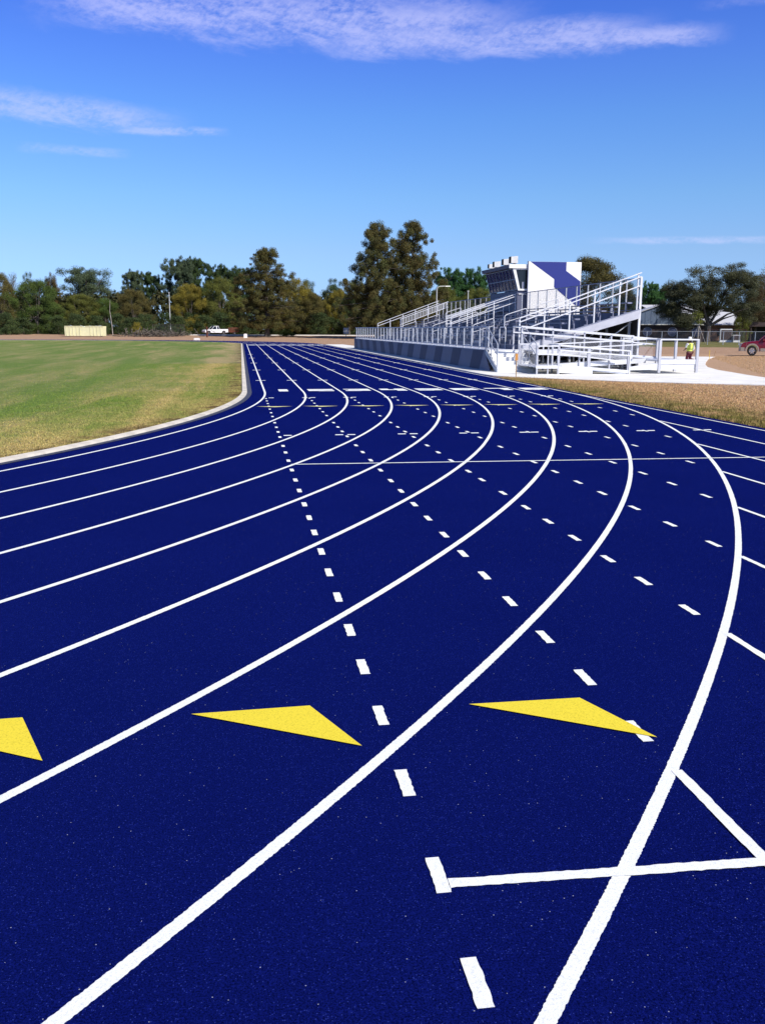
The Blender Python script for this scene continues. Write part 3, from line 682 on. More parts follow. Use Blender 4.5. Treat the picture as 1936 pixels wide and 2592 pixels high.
# ------------------------------------------------------------------ press box
PB = thing('press_box', 'raised press box behind the grandstand, its white end wall crossed by a blue zigzag', 'press box', (50, 33.7, 0))
MB().box(47.72, 51.6, 30.56, 37.0, 2.3, 4.16).build('lower_wall', M_SLATE, PB)
MB().box(48.75, 51.6, 30.56, 37.0, 4.165, 5.52).build('upper_wall', M_SLATE, PB)
XF0, XF1, ZW0, ZW1 = 47.72, 47.36, 4.20, 5.50
def fpt(y, t, off=0): return (XF0+(XF1-XF0)*t-off*.95, y, ZW0+(ZW1-ZW0)*t+off*-.3)
wf = MB()
n = 8
for q in range(n+1):
    y = 30.62+(36.94-30.62)*q/n; wf.bar(fpt(y, 0), fpt(y, 1), .05, .05, (1, 0, 0))
for t in (0.02, .5, .98): wf.bar(fpt(30.6, t, .01), fpt(36.96, t, .01), .05, .05)
wfo = wf.build('window_frame', M_FRAME, PB)
for q in range(n):
    for t0, t1 in ((.03, .485), (.515, .97)):
        ya = 30.62+(36.94-30.62)*q/n+.03; yb = 30.62+(36.94-30.62)*(q+1)/n-.03
        mb = MB(); mb.poly([fpt(ya, t0, -.01), fpt(yb, t0, -.01), fpt(yb, t1, -.01), fpt(ya, t1, -.01)][::-1]); mb.build('pane', M_GLASS, wfo)
rf = MB(); rf.hexa([(47.13, 30.45, 5.53), (51.7, 30.45, 5.53), (51.7, 37.15, 5.53), (47.13, 37.15, 5.53), (47.08, 30.44, 5.74), (51.7, 30.44, 5.80), (51.7, 37.18, 5.80), (47.08, 37.18, 5.74)])
rfo = rf.build('roof', M_SLATE, PB)
MB().box(47.1, 48.28, 30.385, 30.435, 5.52, 5.76).build('roof_fascia', M_PWHITE, rfo)
sf = MB(); F4 = [(47.36, 5.52), (47.74, 4.17), (48.40, 4.17), (48.40, 5.52)]; I4 = [(47.56, 5.44), (47.86, 4.27), (48.34, 4.27), (48.34, 5.44)]
for q in range(4):
    a, b, c, d = F4[q], F4[(q+1) % 4], I4[(q+1) % 4], I4[q]
    sf.prism([a, b, c, d], lambda p, r, t: (p, t, r), 30.46, 30.55)
sfo = sf.build('side_window_frame', M_PWHITE, PB)
mb = MB(); mb.poly([(x, 30.53, z) for x, z in I4]); mb.build('pane', M_GLASS, sfo)
MB().box(48.0, 48.14, 30.515, 30.525, 4.28, 4.7).build('desk_edge', M_FRAME, sfo)
MB().box(47.8, 48.25, 30.50, 30.555, 3.93, 3.98).build('sill_light', M_PWHITE, PB)
ww = MB().box(48.31, 51.77, 30.30, 30.42, 1.6, 5.93).build('end_wall', M_PWHITE, PB)
ux = lambda u: 48.33+(u-540)*(51.77-48.33)/610; vz = lambda v: 5.925-(v-195)*.00536
mb = MB(); mb.prism([(ux(a), vz(b)) for a, b in [(562, 195), (975, 195), (975, 295), (1145, 413), (1148, 700), (1120, 706), (840, 482), (840, 390)]][::-1], lambda p, q, t: (p, t, q), 30.288, 30.297); mb.build('blue_band', M_PBLUE, ww)
MB().box(48.29, 48.33, 30.28, 30.43, 1.6, 5.96).build('corner_trim', M_FRAME, ww)
for x in (48.7, 51.3):
    for y in (31, 36.6): MB().box(x-.12, x+.12, y-.12, y+.12, 0, 2.3).build('column', M_POST, PB)
for y, s in ((31.0, .88), (32.7, .82), (34.9, .80), (36.2, .66)):
    sp_ = MB(); z0 = 5.76
    sp_.hexa([(47.38-.05, y-.24*s, z0+.10), (47.75, y-.30*s, z0+.08), (47.75, y+.30*s, z0+.08), (47.34, y+.24*s, z0+.10), (47.38-.05, y-.24*s, z0+.55*s), (47.75, y-.30*s, z0+.60*s), (47.75, y+.30*s, z0+.60*s), (47.34, y+.24*s, z0+.55*s)])
    sp_.box(47.55, 47.65, y-.05, y+.05, z0-.04, z0+.12)
    so_ = sp_.build('loudspeaker', M_CREAM, PB); MB().box(47.30, 47.325, y-.26*s, y+.26*s, z0+.09, z0+.56*s).build('grille', M_BLACK, so_)
MB().box(47.75, 48.1, 37.05, 37.22, 4.1, 4.9).build('wall_light', M_CREAM, PB); MB().box(47.75, 48.02, 37.05, 37.2, 3.3, 3.6).build('wall_light', M_CREAM, PB)

PB.location.y += .5
# ------------------------------------------------------------------ small things near the steps
def stake(px, z, h, m, label, cat, tagc=None, rz=0, tilt=0):
    x, y, g_ = at(px, z); t = thing('survey_stake', label, cat, (x, y, 0), rz, None, True)
    mb = MB(); mb.bar((0, 0, -.05), (tilt, 0, h), .028, .018); mb.build('shaft', m, t)
    if tagc:
        MB().box(-.05, .05, -.012, .012, h-.22, h+.02).build('marker_board', tagc, t)
    return t
stake(1305.5, 33.0, .60+.3, M_WOOD, 'thin stake with a small orange board in front of the white steps', 'stake', M_TAG)
stake(1794, 57, .55, M_YPOST, 'yellow-topped stake standing at the bend of the pale path', 'stake')
stake(1804, 58, .50, M_WOOD, 'dark leaning stake just right of the yellow one at the bend of the path', 'stake', None, 0, .14)

# ------------------------------------------------------------------ kneeling worker
def skinned(name, verts, edges, m, parent, levels=1):
    me = bpy.data.meshes.new(name); me.from_pydata([v[:3] for v in verts], edges, []); me.materials.append(m)
    o = bpy.data.objects.new(name, me); C.objects.link(o); o.parent = parent
    md = o.modifiers.new('skin', 'SKIN'); md.use_smooth_shade = True
    for i, v in enumerate(verts): me.skin_vertices[0].data[i].radius = (v[3], v[3]*(v[4] if len(v) > 4 else 1)); me.skin_vertices[0].data[i].use_root = (i == 0)
    sb = o.modifiers.new('sub', 'SUBSURF'); sb.levels = levels; sb.render_levels = levels
    return o
def person():
    x, y, _ = at(1743, 53.5, 900)
    t = thing('person', 'kneeling worker in white hard hat, yellow vest and maroon trousers behind the ramp', 'person', (x, y, .018), R(14), None, True)
    # local: -y faces the camera side, worker faces away and a little left; kneeling upright
    V = [(0, 0, .50, .13), (0, .02, .66, .135), (0, .03, .82, .15), (0, .03, .97, .13), (0, .03, 1.03, .06), (0, .035, 1.09, .058),      # pelvis .. neck
         (-.10, 0, .47, .10), (-.13, .10, .08, .068), (-.13, -.30, .05, .045), (-.13, -.36, .05, .04),
         (.10, 0, .47, .10), (.14, .12, .10, .068), (.14, -.28, .05, .045), (.14, -.34, .05, .04),
         (-.19, .03, .95, .058), (-.23, .08, .70, .043), (-.15, .26, .62, .033), (-.13, .31, .60, .032),
         (.19, .02, .95, .058), (.26, -.01, .69, .043), (.24, .10, .47, .033), (.23, .13, .42, .034)]
    E_ = [(0, 1), (1, 2), (2, 3), (3, 4), (4, 5), (0, 6), (6, 7), (7, 8), (8, 9), (0, 10), (10, 11), (11, 12), (12, 13), (3, 14), (14, 15), (15, 16), (16, 17), (3, 18), (18, 19), (19, 20), (20, 21)]
    for (h, ax) in ((17, (0, 1, -.2)), (21, (0, .3, -1))):
        hx, hy, hz_, _r = V[h]; d = Vector(ax).normalized(); s = Vector((1, 0, 0))
        for q in range(4):
            b = Vector((hx, hy, hz_))+s*(q-1.5)*.017; L_ = (.062, .07, .066, .05)[q]
            V.append((*(b+d*.03), .009)); V.append((*(b+d*(.03+L_*.5)), .0066)); V.append((*(b+d*(.03+L_)+Vector((0, -.01, -.012))), .007)); n_ = len(V)
            E_ += [(h, n_-3), (n_-3, n_-2), (n_-2, n_-1)]
        b = Vector((hx, hy, hz_)); sg = 1 if h == 17 else -1
        V.append((*(b+s*sg*.03+d*.005), .011)); V.append((*(b+s*sg*.045+d*.04), .009)); n_ = len(V); E_ += [(h, n_-2), (n_-2, n_-1)]
    skinned('body', V, E_, M_SKIN, t)
    # head with nose, ears and chin
    hd = MB(); c = Vector((0.0, .05, 1.20)); rows = []
    for i in range(9):
        a = -PI/2+PI*i/8; r = math.cos(a); z = math.sin(a)
        for k in range(12):
            q = 2*PI*k/12; w_ = .074*(1 if z > -.2 else 1+.25*(z+.2)); dx, dy = math.cos(q)*r*w_, math.sin(q)*r*.094
            if abs(q-PI/2) < .3 and -.35 < z < .1: dy += .018
            hd.v.append((c.x+dx, c.y+dy+(.012 if z < -.3 else 0), c.z+z*.112))
    for i in range(8):
        for k in range(12): a = i*12+k; b = i*12+(k+1) % 12; hd.f.append((a, b, b+12, a+12)); hd.m.append(0)
    ho = hd.build('head', M_SKIN, t, True)
    for s in (-1, 1):
        MB().lathe([(.001, -.006), (.018, -.006), (.022, 0), (.016, .006), (.001, .006)], (s*.077, .045, 1.19), (1, 0, 0), 8).build('ear', M_SKIN, ho)
        MB().lathe([(.001, -.003), (.009, 0), (.001, .004)], (s*.028, .138, 1.205), (0, 1, 0), 8).build('eye', M_HAIR, ho)
    MB().box(-.022, .022, .130, .137, 1.135, 1.143).build('mouth', M_MAROON, ho)
    MB().lathe([(.078, -.05), (.084, 0), (.08, .03)], (0, .035, 1.20), (0, 0, 1), 14).build('hair', M_HAIR, ho)
    hat = MB(); hat.lathe([(.14, -.006), (.145, 0), (.108, .012), (.105, .05), (.085, .095), (.05, .12), (.001, .128)], (0, .055, 1.235), (0, 0, 1), 18)
    hat.box(-.012, .012, -.04, .15, 1.345, 1.372); hat.build('hard_hat', M_HAT, t, True)
    skinned('shirt', [(0, .0, .52, .145), (0, .03, .66, .15), (0, .03, .84, .17), (0, .03, .97, .145), (-.19, .03, .955, .073), (-.23, .08, .72, .058), (.19, .02, .955, .073), (.26, -.01, .71, .058), (.25, .05, .58, .05)],
            [(0, 1), (1, 2), (2, 3), (3, 4), (4, 5), (3, 6), (6, 7), (7, 8)], M_SHIRT, t)
    v = MB()
    secs = [(.56, .17, .135), (.70, .175, .15), (.84, .195, .165), (.95, .19, .15), (1.01, .12, .10)]
    for z, a, b in secs:
        for k in range(16): q = 2*PI*k/16; v.v.append((math.cos(q)*a, .02+math.sin(q)*b, z))
    for i in range(4):
        for k in range(16): p = i*16+k; q = i*16+(k+1) % 16; v.f.append((p, q, q+16, p+16)); v.m.append(0)
    vo = v.build('safety_vest', M_HI, t, True)
    st = MB(); n_ = 16
    for z in (.655, .695):
        for k in range(16): q = 2*PI*k/16; st.v.append((math.cos(q)*.182, .02+math.sin(q)*.157, z))
    for k in range(16): st.f.append((k, (k+1) % 16, 16+(k+1) % 16, 16+k)); st.m.append(0)
    st.box(.09, .13, -.153, -.135, .69, .98); st.box(-.13, -.09, -.153, -.135, .69, .98); st.build('reflective_stripe', M_HIST, vo)
    skinned('trousers', [(0, 0, .53, .135), (-.085, .0, .44, .105), (-.13, .10, .09, .085), (-.13, -.30, .065, .06), (.085, .0, .44, .105), (.14, .12, .10, .085), (.14, -.28, .065, .06)], [(0, 1), (1, 2), (2, 3), (0, 4), (4, 5), (5, 6)], M_MAROON, t)
    for s in (-1, 1):
        bx, by = (-.13, -.36) if s < 0 else (.14, -.34)
        MB().hexa([(bx-.045, by-.10, .0), (bx+.045, by-.10, .0), (bx+.045, by+.04, .0), (bx-.045, by+.04, .0), (bx-.035, by-.09, .11), (bx+.035, by-.09, .11), (bx+.04, by+.03, .09), (bx-.04, by+.03, .09)]).build('boot', M_WOOD, t)
person()

# ------------------------------------------------------------------ vehicles (local: nose towards -x)
def wheel(parent, x, y, r, w_=.24, side=1):
    wl = MB(); wl.lathe([(r*.62, -w_/2), (r*.94, -w_/2), (r, -w_*.3), (r, w_*.3), (r*.94, w_/2), (r*.62, w_/2)], (x, y, r), (0, 1, 0), 26)
    wo = wl.build('wheel', M_BLACK, parent)
    rim = MB(); rim.lathe([(r*.64, -.02), (r*.66, .02)], (x, y-side*w_*.42, r), (0, 1, 0), 26)
    rim.lathe([(.001, 0), (r*.16, 0), (r*.16, .03)], (x, y-side*w_*.47, r), (0, -side, 0), 12)
    for k in range(6):
        a = 2*PI*k/6; c = Vector((x, y-side*w_*.45, r)); d = Vector((math.cos(a), 0, math.sin(a)))
        rim.bar(c+d*r*.08, c+d*r*.62, .03, r*.2, (0, 1, 0) if 0 else (math.sin(a), 0, -math.cos(a)))
    rim.build('rim', M_CHROME, wo)
def arch(cx, cz, r, a0, a1, n=10): return [(cx+r*math.cos(R(a0+(a1-a0)*i/n)), cz+r*math.sin(R(a0+(a1-a0)*i/n))) for i in range(n+1)]
fx, fy, _ = at(1868, 66.6, 900)
SUV = thing('parked_suv', 'dark red car with tan lower trim parked at the right edge', 'car', (fx, fy, .0), R(-29), None, True)
SUV.scale = (.86, .86, .93)
HWD = .97
side = [(.06, .36), (.42, .34)]+arch(1.0, .38, .44, 188, -8)+[(1.47, .33), (3.6, .33)]+arch(4.12, .38, .44, 188, -8)+[(4.6, .36), (5.2, .42), (5.24, .9), (5.2, 1.22), (1.62, 1.14), (.9, 1.07), (.28, .98), (.10, .90), (.0, .62)]
mb = MB()
prof = [(a, b) for a, b in side]
mb.prism(prof, lambda a, b, t: (a+(.10*abs(t)**2.2/HWD**2.2 if a < .3 else 0), t-(math.copysign(.05, t) if b > 1.0 else 0), b), -HWD, HWD)
bod = mb.build('body', M_REDP, SUV)
mb = MB()
for s in (-1, 1):
    ys0, ys1 = (s*(HWD+.004), s*(HWD+.03)) if s > 0 else (s*(HWD+.03), s*(HWD+.004))
    for cx in (1.0, 4.12):
        o_ = arch(cx, .38, .54, 186, -6, 12); i_ = arch(cx, .38, .44, 186, -6, 12)
        for k in range(12): mb.prism([i_[k], i_[k+1], o_[k+1], o_[k]], lambda a, b, t: (a, t, b), ys0, ys1)
    mb.prism([(.12, .34), (.42, .34), (.40, .62), (.10, .64)], lambda a, b, t: (a, t, b), ys0, ys1)
    mb.prism([(1.62, .34), (3.5, .34), (3.5, .56), (1.62, .56)], lambda a, b, t: (a, t, b), ys0, ys1)
mb.box(-.03, .12, -.93, .93, .34, .63); mb.build('lower_trim', M_TAN, SUV)
mb = MB()
b4 = [(1.50, .90), (5.15, .90)]; 
mb.hexa([(1.50, -.90, 1.15), (5.16, -.90, 1.21), (5.16, .90, 1.21), (1.50, .90, 1.15), (2.35, -.72, 1.86), (4.95, -.72, 1.88), (4.95, .72, 1.88), (2.35, .72, 1.86)]); mb.build('cabin_glass', M_GLASS, SUV)
mb = MB(); mb.box(2.3, 5.0, -.74, .74, 1.865, 1.93)
for s in (-1, 1):
    for xa, xb in ((1.48, 2.35), (3.1, 3.15), (4.2, 4.25), (5.17, 4.96)): mb.bar((xa, s*.915, 1.14), (xb, s*.735, 1.88), .07, .05)
mb.build('roof', M_REDP, SUV)
for s in (-1, 1):
    MB().hexa([(.06, s*.60, .70), (.52, s*(HWD+.012), .72), (.50, s*(HWD-.05), .72), (.08, s*.58, .72), (.10, s*.60, .92), (.56, s*(HWD+.008), .93), (.50, s*(HWD-.06), .93), (.12, s*.58, .92)]).build('headlight', M_CREAM, SUV)
    MB().box(1.75, 1.95, s*(HWD+.02)-.08, s*(HWD+.02)+.08, 1.12, 1.28).build('wing_mirror', M_REDP, SUV)
    for xd in (1.72, 2.95, 4.05): MB().box(xd, xd+.012, s*HWD-.006, s*HWD+.006, .58, 1.10).build('door_seam', M_BLACK, SUV)
    MB().box(2.75, 2.9, s*(HWD+.01)-.012, s*(HWD+.01)+.012, .92, .96).build('door_handle', M_TAN, SUV)
MB().box(-.01, .06, -.52, .52, .64, .90).build('grille', M_CHROME, SUV)
for cx in (1.0, 4.12):
    wheel(SUV, cx, -.86, .365, .26, 1); wheel(SUV, cx, .86, .365, .26, -1)

px_, py_, pz_ = at(545, 196)
PK = thing('pickup_truck', 'white pickup truck parked below the trees', 'pickup truck', (px_, py_, gh(px_, py_)+.02), R(24), None, True)
PK.scale = (.92, .92, .92)
PW = .98
side = [(-2.75, .50), (-2.35, .45)]+arch(-1.85, .42, .48, 188, -8)+[(-1.3, .42), (1.2, .42)]+arch(1.75, .42, .48, 188, -8)+[(2.3, .48), (2.8, .55), (2.82, 1.22), (.78, 1.20), (.74, 1.18), (-1.0, 1.18), (-1.2, 1.14), (-2.5, 1.05), (-2.75, .9)]
MB().prism(side, lambda a, b, t: (a, t, b), -PW, PW).build('body', M_TRUCKW, PK)
MB().hexa([(-1.15, -.92, 1.19), (.74, -.92, 1.19), (.74, .92, 1.19), (-1.15, .92, 1.19), (-.45, -.74, 1.82), (.55, -.74, 1.84), (.55, .74, 1.84), (-.45, .74, 1.82)]).build('cabin_glass', M_GLASS, PK)
mb = MB(); mb.box(-.5, .62, -.76, .76, 1.845, 1.92)
for s in (-1, 1):
    for xa, xb in ((-1.17, -.45), (.1, .1), (.76, .56)): mb.bar((xa, s*.93, 1.18), (xb, s*.75, 1.85), .14, .05)
mb.box(.74, .80, -.92, .92, 1.19, 1.30); mb.build('roof', M_TRUCKW, PK)
MB().box(.86, 2.76, -.86, .86, 1.205, 1.225).build('bed_liner', M_BLACK, PK)
MB().box(2.821, 2.86, -.80, .80, .68, 1.20).build('tailgate', M_TRUCKW, PK); MB().box(2.83, 2.98, -.92, .92, .46, .64).build('bumper', M_CHROME, PK)
for s in (-1, 1): MB().box(2.822, 2.85, s*.90-.07, s*.90+.07, .78, 1.12).build('tail_light', M_REDP, PK)
for cx in (-1.85, 1.75): wheel(PK, cx, -.86, .40, .26, 1); wheel(PK, cx, .86, .40, .26, -1)
x, y, _ = at(592, 199)
TR = thing('utility_trailer', 'rusty orange trailer standing right of the white pickup', 'trailer', (x, y, gh(x, y)), R(12), None, True)
TR.scale = (.62, .8, .8)
mb = MB(); mb.box(-1.6, 1.6, -.9, .9, .55, .65)
for xx in (-1.55, -.75, 0, .75, 1.55):
    for s in (-1, 1): mb.box(xx-.04, xx+.04, s*.88-.03, s*.88+.03, .65, 1.75)
mb.build('frame', M_RUST, TR)
mb = MB()
for s in (-1, 1):
    for z in (.75, 1.05, 1.35, 1.62): mb.box(-1.6, 1.6, s*.93-.015, s*.93+.015, z, z+.2)
mb.box(1.58, 1.62, -.9, .9, .66, 1.3); mb.build('side_board', M_RUST, TR)
MB().bar((-1.6, 0, .5), (-2.9, 0, .45), .1).build('tow_bar', M_RUST, TR)
for s in (-1, 1): wheel(TR, .1, s*.98, .34, .2, -s)

# ------------------------------------------------------------------ dumpster, poles, brush
x, y, _ = at(219, 171)
DP = thing('dumpster', 'long pale yellow dumpster below the trees with a dark notch in its side', 'dumpster', (x, y, gh(x, y)), YA*-.9, None, True)
DP['loc'] = 1
mb = MB(); L2, H2, D2 = 3.45, 1.88, 1.15
mb.prism([(-L2, .12), (L2-.15, .12), (L2, H2), (.35, H2), (.18, 1.2), (-.1, H2), (-L2-.05, H2)], lambda a, b, t: (a, t, b), -D2, -D2+.06)
mb.prism([(-L2, .12), (L2-.15, .12), (L2, H2), (-L2-.05, H2)], lambda a, b, t: (a, t, b), D2-.06, D2)
mb.box(-L2-.02, -L2+.06, -D2+.061, D2-.061, .12, H2); mb.box(L2-.12, L2-.04, -D2+.061, D2-.061, .12, H2); mb.box(-L2+.061, L2-.2, -D2+.061, D2-.061, .12, .2); bx_ = mb.build('bin', M_DUMP, DP)
mb = MB(); xx = -L2+.3
while xx < L2-.3:
    if abs(xx-.15) > .45: mb.box(xx-.05, xx+.05, -D2-.06, -D2-.002, .2, H2-.1)
    xx += .62
mb.build('rib', M_DUMP, DP)
MB().box(-L2, -.12, -D2-.07, -D2-.001, H2-.09, H2+.03).build('rim_rail', M_DUMP, DP); MB().box(.36, L2, -D2-.07, -D2-.001, H2-.09, H2+.03).build('rim_rail', M_DUMP, DP)
rnd = random.Random(3); mb = MB()
for q in range(26):
    a = Vector((rnd.uniform(-3.0, 2.4), rnd.uniform(-.9, .9), rnd.uniform(1.5, 1.9))); mb.bar(a, a+Vector((rnd.uniform(-1.2, 1.2), rnd.uniform(-.3, .3), rnd.uniform(-.1, .25))), rnd.uniform(.05, .2), .05)
rb_ = mb.build('rubble', [M_POST], None); x_, y_, z_ = DP.location; rb_.location = DP.location; rb_.rotation_euler = DP.rotation_euler
tag(rb_, 'loose boards and scrap heaped in the yellow dumpster', 'rubble', None, 'stuff'); rb_.name = 'rubble'
def pole(px, z, row, label, arm=0, m=M_LAMP, r=.075, name='street_lamp', cat='lamp post'):
    x, y, g_ = at(px, z); h = hz(row, z, px); t = thing(name, label, cat, (x, y, g_))
    if arm:
        P = [(x, y, g_-.1), (x, y, h-.5), (x+.1, y, h-.18), (x+.4, y, h-.04), (x+arm, y, h)]
        MB().tube(P, [r*1.2, r*.8, r*.7, r*.6, r*.5], 8).build('pole', m, t); MB().hexa([(x+arm-.1, y-.14, h-.08), (x+arm+.6, y-.16, h-.06), (x+arm+.6, y+.16, h-.06), (x+arm-.1, y+.14, h-.08), (x+arm-.1, y-.1, h+.04), (x+arm+.55, y-.1, h+.05), (x+arm+.55, y+.1, h+.05), (x+arm-.1, y+.1, h+.04)]).build('lamp_head', m, t)
    else:
        MB().tube([(x, y, g_-.1), (x, y, h)], [r*1.2, r*.75], 8).build('pole', m, t); MB().box(x-.12, x+.12, y-.1, y+.1, h, h+.12).build('cap', m, t)
pole(433, 190, 741, 'tall pale pole standing before the trees left of the pickup', 0, M_LAMP, .10, 'flag_pole', 'pole')
pole(1103.5, 130, 724, 'curved-arm street lamp rising behind the far end of the grandstand', 1.3, M_LAMP, .09)
pole(1182, 135, 738, 'straight pole behind the grandstand, right of the curved street lamp', 0, M_LAMP, .085, 'utility_pole', 'pole')
pole(525, 172, 829, 'short rust-brown post in front of the white pickup', 0, M_RUST, .14, 'post', 'post')
for px, z, row, nm, lb in ((622, 168, 854, 'utility_box', 'small white utility box on the dirt left of the big cypress trunk'), (876, 178, 831, 'notice_board', 'small white notice board under the trees left of the grandstand')):
    x, y, g_ = at(px, z); h = hz(row, z, px); t = thing(nm, lb, 'box' if 'box' in nm else 'sign', (x, y, g_))
    if 'box' in nm: MB().prism([(-.32, 0), (.32, 0), (.32, .62), (.2, .74), (-.2, .74), (-.32, .62)], lambda a, b, q: (x+a, y+q, g_+b), -.25, .25).build('housing', M_CREAM, t); MB().box(x-.36, x+.36, y-.3, y+.3, g_, g_+.06).build('base', M_CONC, t)
    else: MB().box(x-.05, x+.05, y-.05, y+.05, g_, h).build('post', M_POST, t); MB().box(x-.5, x+.5, y-.09, y-.052, h-1.0, h+.1).build('panel', M_CREAM, t)
x, y, g_ = at(499, 142); t = thing('hurdle_crate', 'low white crate lying beside the far bend of the track', 'crate', (x, y, 0))
mb = MB(); mb.box(x-.45, x+.45, y-.3, y+.3, .0, .26); mb.box(x-.38, x+.38, y-.24, y+.24, .26, .32); mb.build('shell', M_CREAM, t)

# brush pile
x, y, g_ = at(392, 174); mb = MB(); rnd = random.Random(9)
for q in range(300):
    a = Vector((x+rnd.gauss(0, 3.2), y+rnd.uniform(-2, 2), g_+abs(rnd.gauss(0, .38)))); L_ = rnd.uniform(.5, 1.7)
    d = Vector((rnd.uniform(-1, 1), rnd.uniform(-.5, .5), rnd.uniform(-.15, .5))).normalized()*L_; mb.bar(a, a+d, rnd.uniform(.04, .13))
tag(mb.build('brush_pile', M_BRUSH), 'heap of cut grey branches between the dumpster and the tall pole', 'brush pile', None, 'stuff')
def fence(name, pts, h, step, label, cat, mp=M_POST, mm=M_LINKF, bot=.05, pr=.035):
    P0, P1 = Vector(pts[0]), Vector(pts[1]); t = thing(name, label, cat, tuple(P0)); n_ = max(1, int((P1-P0).length/step))
    for q in range(n_+1):
        p = P0.lerp(P1, q/n_); gz = gh(p.x, p.y); MB().tube([(p.x, p.y, gz-.05), (p.x, p.y, gz+h)], pr, 6).build('fence_post', mp, t)
    g0, g1 = gh(P0.x, P0.y), gh(P1.x, P1.y)
    MB().tube([(P0.x, P0.y, g0+h-.02), (P1.x, P1.y, g1+h-.02)], pr*.7, 6).build('top_rail', mp, t)
    MB().poly([(P0.x, P0.y, g0+bot), (P1.x, P1.y, g1+bot), (P1.x, P1.y, g1+h), (P0.x, P0.y, g0+h)]).build('wire_mesh', mm, t)
fence('chain_fence', (at(388, 178)[:2]+(0,), at(468, 176)[:2]+(0,)), 2.2, 2.4, 'low dark wire fence beside the brush pile', 'fence', M_BARK)
fence('chain_fence', (at(1560, 118)[:2]+(0,), at(1990, 112)[:2]+(0,)), 1.62, 1.75, 'long grey wire fence in front of the brick school buildings', 'fence', M_POST, M_LINKF)

# ------------------------------------------------------------------ school buildings at right
def local(px, z, name, label, cat, rz=None):
    x, y, g_ = at(px, z); return thing(name, label, cat, (x, y, 0), -YA-math.atan((px-968)/FPX)*.6 if rz is None else rz, None, True)
S1 = local(1671, 150, 'school_hall', 'dark brick hall with blue grey metal gable and round windows behind the big oak', 'building')
k_ = 150/FPX
MB().box(-8.4, 7.1, 0, 22, 0, 2.62).build('wall', M_BRICK, S1)
mb = MB(); mb.prism([(-8.6, 2.66), (7.4, 2.66), (-.3, 5.65)], lambda a, b, t: (a, t, b), -.25, -.15)
gb = mb.build('gable', M_ROOFM, S1)
mb = MB(); xx = -8
while xx < 7.2:
    zt = 2.66+(5.65-2.66)*(1-abs(xx+.3)/(8.3 if xx < -.3 else 7.7)); 
    if zt > 2.8: mb.box(xx-.03, xx+.03, -.285, -.252, 2.7, zt-.04)
    xx += .9
mb.build('gable_seam', M_ROOFM, gb)
MB().box(-8.7, 7.6, -.4, -.26, 2.55, 2.68).build('fascia', M_CREAM, S1)
mb = MB()
for sa, sb in (((-.3, 5.75), (-8.9, 2.62)), ((-.3, 5.75), (7.7, 2.62))):
    mb.hexa([(sa[0], -.45, sa[1]-.1), (sb[0], -.45, sb[1]-.08), (sb[0], 22.2, sb[1]-.08), (sa[0], 22.2, sa[1]-.1), (sa[0], -.45, sa[1]+.03), (sb[0], -.45, sb[1]+.05), (sb[0], 22.2, sb[1]+.05), (sa[0], 22.2, sa[1]+.03)])
mb.build('roof', M_ROOFW, S1)
for cxp in (1637.6, 1697.6, 1754.6):
    cx = (cxp-1671)*k_*1.0; wd = MB(); wd.lathe([(.001, -.05), (.66, -.05), (.66, 0)], (cx, -.02, 1.50), (0, 1, 0), 28); wo = wd.build('round_window', M_CURT, S1)
    MB().lathe([(.66, -.02), (.66, -.09), (.73, -.09), (.73, -.02)], (cx, -.02, 1.50), (0, 1, 0), 28).build('rim', M_FRAME, wo)
MB().box(-2.3, -1.7, -.05, -.003, 0, 2.0).build('door', M_WOOD, S1)
S2 = local(1838, 158, 'classroom_block', 'orange brick block with a wide white metal roof behind the oak trunk', 'building')
MB().box(-7.5, 4.1, 0, 14, 0, 2.62).build('wall', M_BRICK2, S2)
mb = MB(); mb.hexa([(-8.0, -.6, 2.60), (4.6, -.6, 2.60), (4.6, 14, 2.6), (-8.0, 14, 2.6), (-8.0, -.6, 2.70), (4.6, -.6, 2.70), (-1.5, 9, 6.2), (-14, 9, 6.2)]); mb.build('roof', M_ROOFW, S2)
for xx in (-1.6, .9): MB().box(xx, xx+1.1, -.05, -.003, .8, 2.1).build('window', M_GLASS, S2)
S3 = local(1935, 150, 'dark_shelter', 'low dark flat-roofed shelter at the far right behind the red car', 'building')
mb = MB(); mb.box(-2.6, 12, 0, 9, 2.35, 3.05); mb.build('roof', M_BRICK, S3)
MB().box(-2.4, 12, 4, 4.2, 0, 2.35).build('back_wall', M_DARK, S3)
for xx in (-2.3, 1.5, 5.5, 9.5): MB().box(xx, xx+.16, .1, .26, 0, 2.35).build('column', M_CREAM if xx > 0 else M_BRICK, S3)
def hvac(px, z, s, label):
    t = local(px, z, 'air_conditioner', label, 'air conditioner')
    MB().box(-.75*s, .75*s, -.5, .5, .08, 1.75*s).build('cabinet', M_CREAM, t); MB().box(-.62*s, .72*s, -.53, -.502, .35, 1.6*s).build('grille', M_BRICK, t); MB().box(-.85*s, .85*s, -.6, .6, 0, .08).build('base', M_CONC, t)
hvac(1834, 140, 1.12, 'tall white air conditioner with a dark grille by the orange brick wall')
hvac(1862, 139, .62, 'small white air conditioner right of the tall one')
fence('picket_fence', (at(1790, 141)[:2]+(0,), at(1886, 139)[:2]+(0,)), 1.9, 1.2, 'rust-coloured bar fence round the air conditioners', 'fence', M_RUST, M_LINKF, .05, .03)

